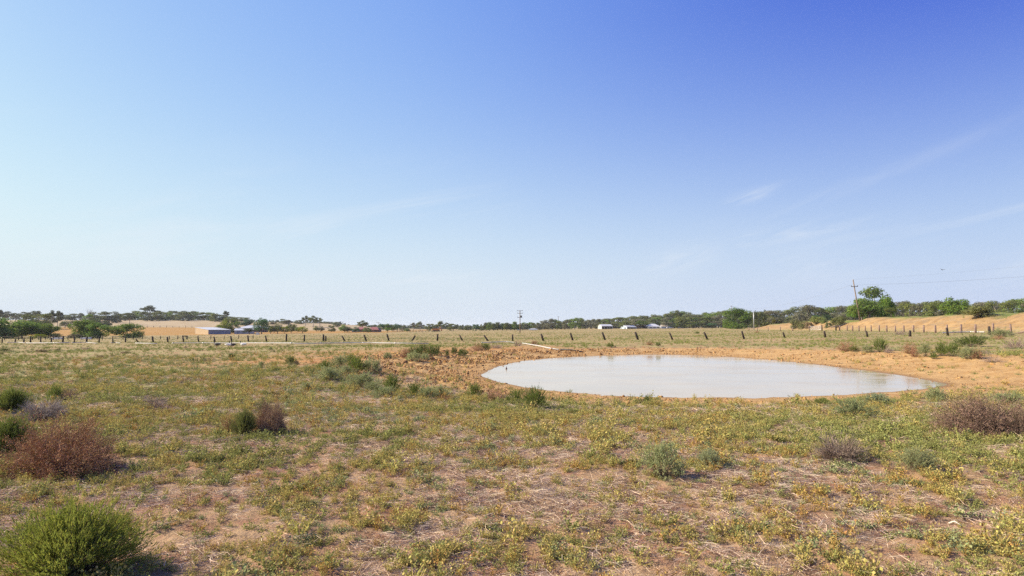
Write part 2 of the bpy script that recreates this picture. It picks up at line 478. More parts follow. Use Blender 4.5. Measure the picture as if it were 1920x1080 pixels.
MUDW = [(-180, 7.5), (-150, 5.0), (-110, 2.3), (-80, 1.9), (-50, 3.0), (-20, 6.5), (0, 7.0), (40, 5.5), (80, 4.5), (110, 5.5), (140, 8.0), (180, 7.5)]
def masks(x, y):
    d = pond_d(x, y)
    th = np.degrees(np.arctan2(y - PC[1], x - PC[0]))
    w = np.interp(th, [a for a, b in MUDW], [b for a, b in MUDW])
    mud = sstep(1.45, .75, d / w)
    wet = sstep(.95, .15, d)
    leftside = sstep(-30, -3, x) * sstep(4, -3, x - 2) * sstep(22, 30, y) * sstep(75, 55, y)
    red = np.clip(sstep(26, 8, d) * sstep(24, 32, y) * sstep(8, 0, x), 0, 1)
    u = 960 + x / np.maximum(y, 1) * FPX
    _, lf = levee(x, y)
    lev = sstep(.03, .25, lf)
    bx = np.interp(y, LEV[:, 1], LEV[:, 0]); s = x - bx
    green = lev * sstep(5.2, 7.2, s + 1.6 * (fbm(x * .2, y * .2, 66, 2) - .5))
    z = base_h(x, y)
    hill = sstep(465, 500, y + 18 * (fbm(x * .02, y * .02, 61, 2) - .5)) * sstep(-70, -120, x) * sstep(1000, 900, y)
    ue = sstep(-62, -78, x)
    field = sstep(-7, 7, y - np.interp(u, [90, 366, 450, 700], [256, 300, 335, 350]) + 10 * (fbm(x * .03, y * .03, 62, 2) - .5)) * ue * (1 - hill) * sstep(-70, -75, x)
    veg = np.full(x.shape, .85)
    r = np.hypot(x, y)
    veg = np.where(r < 14, .25 + .6 * sstep(8, 14, r), veg)
    veg = veg * (1 - .55 * red) * (1 - mud)
    return dict(mud=mud, wet=wet * (d > -.5), red=red, levee=lev * (1 - .0), green=green, hill=hill, field=field, veg=veg), d

def build_ground():
    a1 = np.arange(-50, 50.001, .22); a2 = np.arange(54, 306.1, 4)
    ang = np.radians(np.concatenate([a1, a2]))
    rr = [.4]
    while rr[-1] < 4500: rr.append(rr[-1] + max(.05, rr[-1] * .0165))
    rr = np.array(rr)
    A, Rr = np.meshgrid(ang, rr)
    X = Rr * np.sin(A); Y = Rr * np.cos(A)
    Z = height(X, Y)
    na, nr = len(ang), len(rr)
    V = np.stack([X, Y, Z], -1).reshape(-1, 3)
    ii, jj = np.meshgrid(np.arange(nr - 1), np.arange(na), indexing='ij')
    j2 = (jj + 1) % na
    q = np.stack([ii * na + jj, ii * na + j2, (ii + 1) * na + j2, (ii + 1) * na + jj], -1).reshape(-1, 4)
    cen = len(V)
    V = np.vstack([V, [[0, 0, H(0, 0)]]])
    T = np.concatenate([q[:, [0, 2, 1]], q[:, [0, 3, 2]]])
    fan = np.stack([np.full(na, cen), (np.arange(na) + 1) % na, np.arange(na)], -1)[:, [0, 2, 1]]
    T = np.concatenate([T, fan])
    mk, d = masks(V[:, 0], V[:, 1])
    # vertex normals shared over the seams
    e1 = V[T[:, 1]] - V[T[:, 0]]; e2 = V[T[:, 2]] - V[T[:, 0]]; fn = np.cross(e1, e2)
    flip = fn[:, 2] < 0; T[flip] = T[flip][:, [0, 2, 1]]; fn[flip] *= -1
    N = np.zeros_like(V)
    for k in range(3): np.add.at(N, T[:, k], fn)
    N /= np.linalg.norm(N, axis=1)[:, None] + 1e-12
    tm = {k: v[T].mean(1) for k, v in mk.items()}
    reg = np.zeros(len(T), int)
    reg[tm['mud'] > .5] = 1; reg[tm['field'] > .5] = 2; reg[tm['hill'] > .5] = 3; reg[tm['levee'] > .5] = 4
    for r, name in enumerate(['ground', 'pond_bank', 'stubble_field', 'hillside', 'earth_bank']):
        t = T[reg == r]
        ids, inv = np.unique(t, return_inverse=True)
        me = mesh_tri(name, V[ids], inv.reshape(-1, 3), [M['ground']], smooth=True)
        me.normals_split_custom_set_from_vertices(N[ids].tolist())
        for k, v in mk.items():
            at = me.attributes.new(k, 'FLOAT', 'POINT'); at.data.foreach_set('value', v[ids].astype(np.float32))
        tag(link(name, me), kind='structure')
build_ground()

# ------------------------------------------------------------------ water
def build_water():
    m, nt, out = newmat('muddy_water'); g = NG(nt)
    geo = g.n('ShaderNodeNewGeometry'); P = geo.outputs['Position']
    rip = g.noise(g.mapping(P, (1, 2.2, 1), (0, 0, R(15))), 5.0, 4, .6); big = g.noise(P, .35, 3)
    p = g.n('ShaderNodeBsdfPrincipled')
    g.l(g.mix(g.rng(big, .3, .7), (.42, .345, .220), (.47, .39, .25)), p.inputs['Base Color'])
    g.l(g.rng(g.noise(g.mapping(P, (.25, .9, 1), (0, 0, R(15))), 1.0, 4), .4, .65, .05, .17), p.inputs['Roughness']); p.inputs['IOR'].default_value = 1.33
    g.l(g.bump(rip, .07, .012), p.inputs['Normal'])
    g.l(p.outputs[0], out.inputs[0])
    # the sheet runs a little under the bank all round
    pts = []
    n = len(SHORE)
    for i in range(n):
        d = SHORE[i] - PC; d = d / np.linalg.norm(d)
        q = SHORE[i] + d * .9
        pts.append((q[0], q[1], WZ))
    mb = MB(); mb.add(pts, [tuple(range(n))][:1])
    me = mb.mesh('water', m)
    tag(link('water', me), kind='structure')
build_water()
#@@PART2
# ------------------------------------------------------------------ plants: mesh makers
def unit(a): return a / (np.linalg.norm(a, axis=-1, keepdims=True) + 1e-9)
def rnd_dir(r, n): return unit(r.normal(size=(n, 3)))
def blades(r, P, D, L, W, bend=.15):
    """thin tapering strips: base P, direction D, length L, width W -> vertices, triangles"""
    n = len(P); L = np.broadcast_to(L, (n,))[:, None]; W = np.broadcast_to(W, (n,))[:, None]
    S = unit(np.cross(D, rnd_dir(r, n))); B = rnd_dir(r, n) * L * bend
    mid = P + D * L * .5 + B * .5; tip = P + D * L - B * .3
    V = np.stack([P - S * W / 2, P + S * W / 2, mid - S * W * .42, mid + S * W * .42, tip], 1).reshape(-1, 3)
    k = np.arange(n)[:, None] * 5
    T = np.concatenate([k + [[0, 1, 3]], k + [[0, 3, 2]], k + [[2, 3, 4]]], 0)
    return V, T
def cards(r, P, N, size, asp=1.0):
    """leaf shaped lozenges at P facing N"""
    n = len(P); size = np.broadcast_to(size, (n,))[:, None]
    A = unit(np.cross(N, rnd_dir(r, n))); B = unit(np.cross(N, A))
    V = np.stack([P - A * size * .5, P + B * size * .28 * asp, P + A * size * .5, P - B * size * .28 * asp], 1).reshape(-1, 3)
    k = np.arange(n)[:, None] * 4
    return V, np.concatenate([k + [[0, 1, 2]], k + [[0, 2, 3]]], 0)
def join(*parts):
    V = []; T = []; n = 0
    for v, t in parts: V.append(v); T.append(t + n); n += len(v)
    return np.concatenate(V), np.concatenate(T)

def bush(seed, style, n_stem, n_spr, wide=1.0, fine=1.0):
    """one shrub about 1 m tall and 2*wide m across -> (foliage, stems)"""
    r = np.random.default_rng(seed)
    th = r.uniform(0, 2 * np.pi, n_stem); q = np.sqrt(r.uniform(0, 1, n_stem))
    lob = 1 + .26 * np.sin(th * 2 + r.uniform(0, 6)) + .16 * np.sin(th * 3 + r.uniform(0, 6)) + .10 * np.sin(th * 5 + r.uniform(0, 6))
    base = np.stack([np.cos(th) * q * .22 * wide, np.sin(th) * q * .22 * wide, np.zeros(n_stem)], 1)
    if style in ('green', 'grey'):
        el = np.arccos(np.clip(q, 0, 1) ** 1.1) + r.normal(0, .06, n_stem); reach = r.uniform(.74, 1.0, n_stem)
    elif style == 'brown':
        el = np.arcsin(r.uniform(.0, 1, n_stem)); reach = r.uniform(.65, 1.0, n_stem)
    else:
        el = np.radians(r.uniform(4, 72, n_stem)); reach = r.uniform(.5, 1.0, n_stem)
    reach = np.where(r.uniform(0, 1, n_stem) < .07, r.uniform(1.0, 1.25, n_stem), reach)          # a few stray shoots
    D = np.stack([np.cos(th) * np.cos(el) * wide * lob, np.sin(th) * np.cos(el) * wide * lob, np.sin(el)], 1)
    tip = base * .6 + D * reach[:, None]
    tip[:, 2] = np.maximum(tip[:, 2], .03)
    ctrl = base * .4 + tip * .5; ctrl[:, 2] += .10 * (1 if style != 'twig' else .6)
    def on(i, t):
        t = t[:, None]
        return base[i] * (1 - t) ** 2 + 2 * ctrl[i] * t * (1 - t) + tip[i] * t * t
    def tan(i, t):
        t = t[:, None]
        return unit(2 * (ctrl[i] - base[i]) * (1 - t) + 2 * (tip[i] - ctrl[i]) * t)
    # stems as strips in three steps
    parts = []
    idx = np.arange(n_stem)
    for a, b, w in ((0, .4, .012), (.4, .75, .008), (.75, 1, .005)):
        p0 = on(idx, np.full(n_stem, a)); p1 = on(idx, np.full(n_stem, b)); d = p1 - p0
        parts.append(blades(r, p0, unit(d), np.linalg.norm(d, axis=1) * 1.05, w, .04))
    stems = join(*parts)
    i = r.integers(0, n_stem, n_spr)
    if style == 'green':
        t = r.uniform(.25, 1, n_spr) ** .75
        d = unit(tan(i, t) * 1.0 + rnd_dir(r, n_spr) * .42 + [0, 0, .45])
        P = on(i, t) + rnd_dir(r, n_spr) * .03
        L = r.uniform(.07, .17, n_spr) * fine
        a = blades(r, P, d, L, .013 * fine, .12)
        k = r.integers(0, n_spr, n_spr * 2); s = r.uniform(.2, 1, len(k))
        b = cards(r, P[k] + d[k] * (L[k] * s)[:, None], rnd_dir(r, len(k)), .040 * fine)
        fol = join(a, b)
    elif style == 'grey':
        t = r.uniform(.3, 1, n_spr) ** .7
        d = unit(tan(i, t) + rnd_dir(r, n_spr) * .8 + [0, 0, .2])
        P = on(i, t) + rnd_dir(r, n_spr) * .035
        a = blades(r, P, d, r.uniform(.05, .11, n_spr), .012, .1)
        k = r.integers(0, n_spr, n_spr * 2)
        b = cards(r, P[k] + rnd_dir(r, len(k)) * .045, rnd_dir(r, len(k)), .048, 1.2)
        fol = join(a, b)
    elif style == 'brown':
        t = r.uniform(.15, 1, n_spr) ** .6
        d = unit(tan(i, t) * .8 + rnd_dir(r, n_spr) * .95)
        P = on(i, t) + rnd_dir(r, n_spr) * .05
        L = r.uniform(.05, .16, n_spr) * fine
        a = blades(r, P, d, L, .0085 * fine, .25)
        k = r.integers(0, n_spr, n_spr // 2)
        b = cards(r, P[k] + d[k] * (L[k] * .8)[:, None], rnd_dir(r, len(k)), .022)
        fol = join(a, b)
    else:
        t = r.uniform(.2, 1, n_spr) ** .8
        d = unit(tan(i, t) + rnd_dir(r, n_spr) * .75)
        P = on(i, t)
        fol = blades(r, P, d, r.uniform(.10, .30, n_spr), .009, .2)
    fol[0][:, 2] = np.maximum(fol[0][:, 2], -.01)
    return fol, stems

def tree(seed, kind):
    """a tree 1 m tall (scaled when placed), crown width about 1 -> (crown V,T), trunk MB"""
    r = np.random.default_rng(seed); rr_ = random.Random(seed)
    blobs = []; trunk = MB()
    if kind == 'round':       # dense crown nearly to the ground
        n = 15
        for k in range(n):
            th = r.uniform(0, 6.28); q = math.sqrt(r.uniform(0, 1)) * .34
            z = r.uniform(.22, .80); q *= math.sqrt(max(.12, 1 - ((z - .42) / .50) ** 2))
            blobs.append((q * math.cos(th), q * math.sin(th), z, r.uniform(.13, .20), r.uniform(.11, .17)))
        t0 = .22
    elif kind == 'spread':    # low wide domes on a short trunk
        for k in range(27):
            th = r.uniform(0, 6.28); q = math.sqrt(r.uniform(0, 1)) * .40
            z = r.uniform(.10, max(.2, .75 - 1.3 * q * q)) if k % 3 else .84 - 1.5 * q * q
            blobs.append((q * math.cos(th), q * math.sin(th), max(.10, z), r.uniform(.13, .19), r.uniform(.13, .19)))
        t0 = .18
    elif kind == 'gum':       # open crown of separate clumps on a clear trunk
        for k in range(11):
            th = r.uniform(0, 6.28); q = math.sqrt(r.uniform(0.02, 1)) * .36
            z = r.uniform(.46, .90) - .25 * q
            blobs.append((q * math.cos(th), q * math.sin(th), z, r.uniform(.10, .17), r.uniform(.065, .11)))
        blobs.append((r.uniform(-.06, .06), r.uniform(-.06, .06), .91, .14, .08))
        t0 = .40
    elif kind == 'bushy':     # forest gum, full to low down, ragged top
        for k in range(20):
            th = r.uniform(0, 6.28); z = r.uniform(.10, .92); q = math.sqrt(r.uniform(0, 1)) * .36 * math.sqrt(max(.10, 1 - ((z - .48) / .56) ** 2))
            blobs.append((q * math.cos(th), q * math.sin(th), z, r.uniform(.11, .18), r.uniform(.07, .13)))
        t0 = .22
    else:                     # 'column': narrow upright planted tree
        for k in range(12):
            z = .18 + .76 * k / 11; q = .10 * r.uniform(0, 1) * (1.1 - z); th = r.uniform(0, 6.28)
            blobs.append((q * math.cos(th), q * math.sin(th), z, (.22 if z < .7 else .15) * r.uniform(.8, 1.1), .11))
        t0 = .15
    # trunk and limbs
    lean = (r.uniform(-.03, .03), r.uniform(-.03, .03))
    top = (lean[0], lean[1], t0)
    trunk.tube([(0, 0, -.03), (lean[0] * .5, lean[1] * .5, t0 * .5), top], [.030, .024, .020], 7)
    big = sorted(blobs, key=lambda b: -b[3])[:8]
    for b in big:
        m = ((top[0] + b[0]) / 2 + r.uniform(-.03, .03), (top[1] + b[1]) / 2 + r.uniform(-.03, .03), top[2] * .45 + b[2] * .55)
        trunk.tube([top, m, (b[0], b[1], b[2])], [.014, .009, .004], 5)
    P = []; N = []; S = []
    for (x, y, z, a, c) in blobs:
        n = int((15000 if kind == 'gum' else 9500) * a * a * (c / a) ** .5)
        d = rnd_dir(r, n); rad = r.uniform(.35, 1.0, n) ** .5 * (1 + .28 * (r.uniform(0, 1, n) - .5))
        wob = 1 + .22 * np.sin(d[:, 0] * 7 + x * 40) * np.sin(d[:, 1] * 6 + y * 30) * np.sin(d[:, 2] * 8 + z * 20)
        p = d * (rad * wob)[:, None] * [a, a, c] + [x, y, z]
        P.append(p); N.append(unit(d + [0, 0, .25] + rnd_dir(r, n) * .75)); S.append(r.uniform(.026, .050, n))
    P = np.concatenate(P); N = np.concatenate(N); S = np.concatenate(S)
    P[:, 2] = np.maximum(P[:, 2], .02)
    return cards(r, P, N, S, 1.5), trunk

def shape_extent(V):
    return max(np.percentile(np.abs(V[:, 0]), 98), np.percentile(np.abs(V[:, 1]), 98)), np.percentile(V[:, 2], 99.5)

# ------------------------------------------------------------------ trees
TREES = {}
def tree_mesh(kind, v):
    key = (kind, v)
    if key not in TREES:
        (V, T), tr = tree(sum(map(ord, kind)) * 10 + v, kind)
        w, h = shape_extent(V)
        TREES[key] = (mesh_tri('crown', V, T, [M['leaf']]), tr.mesh('trunk', M['pale_bark'] if kind in ('gum', 'column') else M['bark'], True), w, h)
    return TREES[key]
def plant_tree(px, top, w_px, Y, kind, col, label, group=None, base=None, v=None, name='tree'):
    """px: where it stands across the picture, top: how high it reaches, Y: how far off"""
    v = rng.integers(0, 3) if v is None else v
    cr, tr, w, h = tree_mesh(kind, int(v))
    X, _ = at_depth(px, Y)
    zb = H(X, Y) if base is None else z_at(px, base, Y)
    ht = max(1.5, z_at(px, top, Y) - zb)
    wd = w_px * m_per_px(Y) * (1.22 if w_px < 20 else 1.08)
    t = thing(name, label, 'tree', (X, Y, zb), group, rng.uniform(0, 6.28), (wd / (2 * w), wd / (2 * w), ht / h))
    j = rng.uniform(.85, 1.15)
    link('crown', cr, t, color=tuple(c * j for c in col)); link('trunk', tr, t, color=(1, 1, 1))
    return t

OLIVE = (.145, .165, .048); GREYG = (.148, .168, .076); FRESH = (.155, .235, .040); LIME = (.25, .28, .035); EMER = (.075, .150, .058)
DARK = (.100, .116, .048); DUSTY = (.175, .172, .105); MIDG = (.160, .225, .052)

# left paddock: low spreading trees
plant_tree(8, 597, 95, 195, 'spread', MIDG, 'big leafy tree cut off by the left edge, beyond the fence', v=0)
plant_tree(42, 604, 60, 205, 'spread', FRESH, 'leafy green tree just right of the big tree at the left edge')
plant_tree(68, 606, 46, 200, 'round', MIDG, 'yellow topped bushy tree between the left edge trees')
plant_tree(91, 607, 36, 198, 'spread', MIDG, 'rounded dark green tree at the right end of the left edge clump')
plant_tree(74, 627, 24, 165, 'round', LIME, 'small bright green shrub under the left edge trees', name='shrub')
plant_tree(160, 601, 46, 190, 'spread', MIDG, 'wide dark green twin-crowned tree in front of the orange field, left half')
plant_tree(186, 606, 44, 190, 'spread', MIDG, 'drooping green tree right beside the twin-crowned one before the orange field')
plant_tree(243, 607, 48, 195, 'spread', MIDG, 'single low spreading green tree in the middle of the orange field')
plant_tree(142, 628, 20, 165, 'round', DUSTY, 'greyish bush under the twin-crowned tree by the fence', name='shrub')
# trees on the hill side, left
HILLG = 'gum trees on the hill behind the orange field'
for px, top, w, Y, k, c, lab in [
 (10, 584, 26, 560, 'gum', DARK, 'tall open gum on the far left skyline'), (0, 581, 14, 560, 'gum', DARK, 'dark tree top cut by the left edge on the skyline'),
 (28, 587, 20, 600, 'gum', GREYG, 'thin gum on the skyline second from the left edge'), (46, 585, 22, 620, 'gum', GREYG, 'grey gum above the left edge clump'),
 (62, 583, 16, 600, 'gum', DARK, 'small-headed dark gum above the left edge clump'), (72, 583, 16, 590, 'gum', DARK, 'twin-headed dark gum beside the small-headed one'),
 (53, 590, 26, 420, 'bushy', OLIVE, 'olive bushy tree above the left edge clump'), (80, 588, 34, 420, 'bushy', OLIVE, 'broad olive tree above the rounded dark tree'),
 (97, 582, 14, 430, 'gum', DARK, 'tall slender pine-like tree left of the orange field'), (108, 583, 18, 440, 'gum', DARK, 'tall slender dark tree next to the pine-like one'),
 (122, 590, 20, 640, 'bushy', GREYG, 'hazy grey tree on the skyline above the orange field corner'), (136, 588, 18, 640, 'bushy', GREYG, 'hazy grey tree third along the skyline'),
 (150, 587, 14, 640, 'gum', GREYG, 'hazy narrow tree on the skyline left of the dead tree'),
 (164, 589, 20, 470, 'bushy', FRESH, 'green tree under the bare dead branches on the hill'), (178, 596, 18, 470, 'round', MIDG, 'small green tree behind the twin-crowned tree'),
 (186, 585, 30, 560, 'bushy', GREYG, 'broad grey gum at the left of the hill grove'), (204, 584, 26, 560, 'bushy', GREYG, 'grey gum at the hill grove, second from left'),
 (218, 590, 16, 560, 'bushy', OLIVE, 'low olive tree in the hill grove gap'),
 (243, 588, 18, 520, 'gum', DARK, 'open dark tree standing alone on the pale slope'),
 (148, 601, 30, 470, 'round', DARK, 'dark low scrub at the top of the orange field'), (196, 602, 22, 470, 'round', DARK, 'dark scrub patch beside the pale slope'),
 (122, 602, 16, 460, 'round', DARK, 'low dark bush left of the scrub at the field top')]:
    plant_tree(px, top, w, Y, k, c, lab, HILLG)
def seg(x, bounds, names): return names[int(np.searchsorted(bounds, x))]
x = 226
prof = [(226, 586), (250, 584), (290, 586), (330, 582), (350, 583), (372, 585), (400, 588), (425, 592), (450, 594), (475, 597)]
while x < 470:
    top = np.interp(x, [p[0] for p in prof], [p[1] for p in prof]) + rng.uniform(-1.5, 2.5)
    plant_tree(x, top, rng.uniform(17, 25), rng.uniform(610, 680), 'bushy', [OLIVE, OLIVE, GREYG, MIDG][rng.integers(0, 4)],
               'dense olive gum in the hill crest grove ' + seg(x, [275, 345, 405], ['above the lone tree in the field', 'right below and beside the tallest umbrella gum', 'above the left end of the big shed', 'behind the bright yellow-green tree and sheds']), 'olive gums along the hill crest')
    x += rng.uniform(8, 12)
plant_tree(281, 573, 30, 640, 'gum', DARK, 'tallest gum with an umbrella crown above the hill crest grove')
plant_tree(421, 583, 14, 620, 'gum', DARK, 'thin gum head poking above the grove near the big shed')
# bare dead tree on the skyline
def dead_tree():
    X, Y = at_depth(166, 500); z = H(X, Y)
    t = thing('dead_tree', 'leafless dead tree with bare spreading branches on the skyline', 'tree', (X, Y, z))
    mb = MB(); r = random.Random(4); s = (z_at(166, 577, 500) - z) / 10
    mb.tube([(0, 0, 0), (.2, 0, 4 * s), (.1, 0, 6 * s)], [.3, .22, .15], 6)
    for k in range(14):
        a = r.uniform(0, 6.28); q = r.uniform(1.5, 5); zt = r.uniform(7.5, 10) * s
        mb.tube([(.1, 0, r.uniform(4, 6) * s), (math.cos(a) * q * .5, math.sin(a) * q * .5, zt * .82), (math.cos(a) * q, math.sin(a) * q, zt)], [.11, .07, .03], 5)
    link('trunk', mb.mesh('dead_trunk', M['bark']), t)
dead_tree()
# trees about the sheds and the house
for px, top, w, Y, k, c, lab in [
 (417, 602, 26, 365, 'round', LIME, 'bright yellow-green tree behind the big tan and blue shed'), (433, 596, 26, 375, 'round', OLIVE, 'olive tree rising behind the big shed roof'),
 (440, 603, 22, 370, 'bushy', MIDG, 'green tree between the two sheds'), (463, 599, 24, 420, 'round', (.07, .12, .07), 'soft blue-green tree behind the grey roofed house'),
 (491, 597, 27, 330, 'round', EMER, 'large dark emerald tree right of the grey roofed house'), (468, 615, 18, 325, 'round', DARK, 'dark shrub hiding the right end of the blue shed'),
 (512, 604, 14, 420, 'bushy', DUSTY, 'dull grey tree right of the emerald tree'), (508, 611, 14, 350, 'round', OLIVE, 'small olive tree, first in the row right of the house'),
 (521, 607, 17, 350, 'round', (.10, .125, .035), 'round olive-yellow tree, second in the row'), (534, 612, 13, 350, 'round', LIME, 'small lime tree, third in the row'),
 (546, 608, 16, 355, 'round', (.12, .14, .04), 'round yellowish tree, fourth in the row'), (557, 613, 8, 350, 'round', MIDG, 'tiny green tree before the last lime tree'),
 (567, 612, 15, 350, 'round', LIME, 'lime green tree at the right end of the row'), (541, 600, 24, 520, 'gum', DUSTY, 'grey gum behind the row of round trees'),
 (531, 598, 14, 600, 'bushy', GREYG, 'small grey skyline tree left of the grey gum'), (562, 600, 18, 620, 'bushy', GREYG, 'low hazy trees on the slope skyline'),
 (573, 592, 13, 560, 'gum', DARK, 'tall dark gum, left one of the skyline pair'), (587, 592, 15, 540, 'gum', OLIVE, 'tall gum with three heads on the slope skyline'),
 (599, 596, 13, 545, 'gum', OLIVE, 'shorter gum beside the three-headed one'), (612, 603, 20, 700, 'bushy', GREYG, 'low hazy tree line patch right of the gum pair'),
 (594, 611, 10, 430, 'round', OLIVE, 'small dark bush below the gum pair'), (602, 612, 10, 420, 'round', DARK, 'small dark bush second below the gum pair'),
 (622, 610, 12, 420, 'bushy', OLIVE, 'small leggy tree on the tan strip'), (630, 604, 16, 560, 'bushy', GREYG, 'grey tree behind the leggy one'),
 (646, 609, 20, 400, 'round', FRESH, 'green rounded tree left of the red roofed house'), (652, 612, 22, 385, 'round', DARK, 'dark spreading bush left of the red roofed house'),
 (668, 613, 12, 370, 'round', EMER, 'dark green bush in front of the red roof'), (680, 601, 17, 450, 'gum', OLIVE, 'spreading gum above the red roofed house'),
 (688, 614, 12, 372, 'round', MIDG, 'green bush covering the middle of the red roof'), (690, 617, 10, 350, 'round', OLIVE, 'olive bush in front of the red roofed house'),
 (697, 609, 16, 600, 'bushy', GREYG, 'hazy trees behind the red roofed house'), (715, 607, 11, 420, 'round', EMER, 'dark green tree right of the red roofed house'),
 (727, 607, 13, 420, 'round', MIDG, 'green tree, second right of the red roof'), (727, 614, 12, 380, 'round', FRESH, 'small bright tree before the second one right of the red roof'),
 (736, 609, 10, 430, 'round', MIDG, 'green tree, third right of the red roof'), (745, 607, 10, 440, 'round', EMER, 'dark pointed tree, fourth right of the red roof'),
 (755, 611, 12, 480, 'bushy', GREYG, 'grey-green tree left of the pale gum'), (776, 605, 15, 520, 'gum', DUSTY, 'pale dusty gum on the flat skyline'),
 (763, 615, 10, 400, 'round', MIDG, 'small green bush in the row of pale tussocks'), (788, 603, 13, 500, 'gum', GREYG, 'tall narrow-waisted gum on the flat skyline'),
 (806, 607, 14, 520, 'bushy', OLIVE, 'rounded olive tree left of the spreading flat-topped gum'), (827, 602, 18, 480, 'gum', OLIVE, 'spreading flat-topped gum on the centre left skyline'),
 (838, 605, 14, 520, 'gum', GREYG, 'open gum touching the flat-topped one'), (850, 607, 20, 500, 'bushy', OLIVE, 'broad olive tree right of the flat-topped gum'),
 (866, 610, 14, 560, 'bushy', GREYG, 'low grey-green tree in the centre skyline dip'), (878, 611, 14, 520, 'bushy', OLIVE, 'low olive tree in the centre skyline dip'),
 (892, 608, 11, 470, 'bushy', EMER, 'dark green tree just left of the planted row'), (903, 612, 11, 480, 'bushy', OLIVE, 'small tree touching the planted row')]:
    plant_tree(px, top, w, Y, k, c, lab)
for i, (px, top) in enumerate([(911, 605), (918, 604), (925, 606), (933, 604), (942, 606), (950, 605), (958, 607), (965, 603), (972, 608)]):
    plant_tree(px, top, 11, 470 + rng.uniform(-15, 15), 'column', [(.11, .125, .035), MIDG, OLIVE][i % 3], 'upright yellow-green tree in the planted row left of the central power pole', 'planted row of upright trees')
# the long wall of trees from the pole to the earth bank
prof = [(978, 605), (985, 603), (1000, 603), (1012, 606), (1025, 600), (1037, 596), (1048, 600), (1058, 603), (1070, 598), (1085, 595.5), (1100, 600), (1115, 598), (1135, 599), (1150, 596), (1175, 595),
        (1195, 591), (1215, 593), (1230, 589), (1252, 591), (1270, 583), (1292, 588), (1310, 590), (1328, 586), (1345, 585), (1362, 583), (1385, 584), (1410, 585), (1432, 587), (1450, 584), (1475, 581), (1492, 579),
        (1514, 573), (1528, 577), (1545, 576), (1560, 573), (1580, 575), (1600, 571), (1625, 575), (1660, 570), (1690, 566), (1710, 570), (1735, 566), (1757, 564), (1780, 566), (1800, 566), (1825, 571), (1845, 567), (1870, 563), (1895, 562), (1920, 560), (1950, 561), (1990, 558), (2040, 560), (2100, 558)]
PXs = [p[0] for p in prof]; PTs = [p[1] for p in prof]
x = 980
while x < 1140:
    plant_tree(x, np.interp(x, PXs, PTs) + rng.uniform(-1, 2), rng.uniform(14, 20), rng.uniform(480, 540), 'bushy', [GREYG, OLIVE, DUSTY, MIDG][rng.integers(0, 4)],
               'grey-green gum in the line ' + seg(x, [1030, 1085], ['above the little white house right of the central pole', 'around the thin pole right of centre', 'just left of the first white roofed shed']), 'gums right of the central power pole')
    x += rng.uniform(6.5, 9.5)
x = 1130
while x < 1420:
    for row in range(2):
        plant_tree(x + row * 5, np.interp(x, PXs, PTs) + rng.uniform(-1.5, 2) + row * rng.uniform(5, 9), rng.uniform(25, 38), (560 if row == 0 else 480) + rng.uniform(-25, 25), 'bushy',
               [OLIVE, GREYG, DUSTY, OLIVE, MIDG][rng.integers(0, 5)],
               ('tall olive gum on the forest crest ', 'lower bushy gum at the forest foot ')[row] + seg(x, [1156, 1192, 1214, 1256, 1300, 1350], ['behind the white open fronted shed', 'behind the pale blue gabled shed', 'behind the tall brown shed', 'behind the white farmhouse', 'behind the cream roofed carport', 'left of the large bright green tree', 'behind the large bright green tree']),
               ('forest gums behind the farm sheds', 'foot of the forest behind the farm sheds')[row])
    x += rng.uniform(10.5, 15)
x = 1425
while x < 1990:
    plant_tree(x, np.interp(x, PXs, PTs) + rng.uniform(-1.5, 2.5), rng.uniform(32, 50), rng.uniform(330, 400) - max(0, x - 1700) * .35, 'bushy',
               [OLIVE, MIDG, GREYG, OLIVE, DUSTY][rng.integers(0, 5)],
               'dark gum in the tree line ' + seg(x, [1480, 1560, 1680, 1768, 1830], ['over the left end of the earth bank', 'behind the three olive bank shrubs', 'around the leaning power pole', 'right of the tallest domed tree', 'behind the bright tree on the bank', 'over the bank right of the notch shrub']), 'gums showing over the earth bank')
    x += rng.uniform(11, 17)
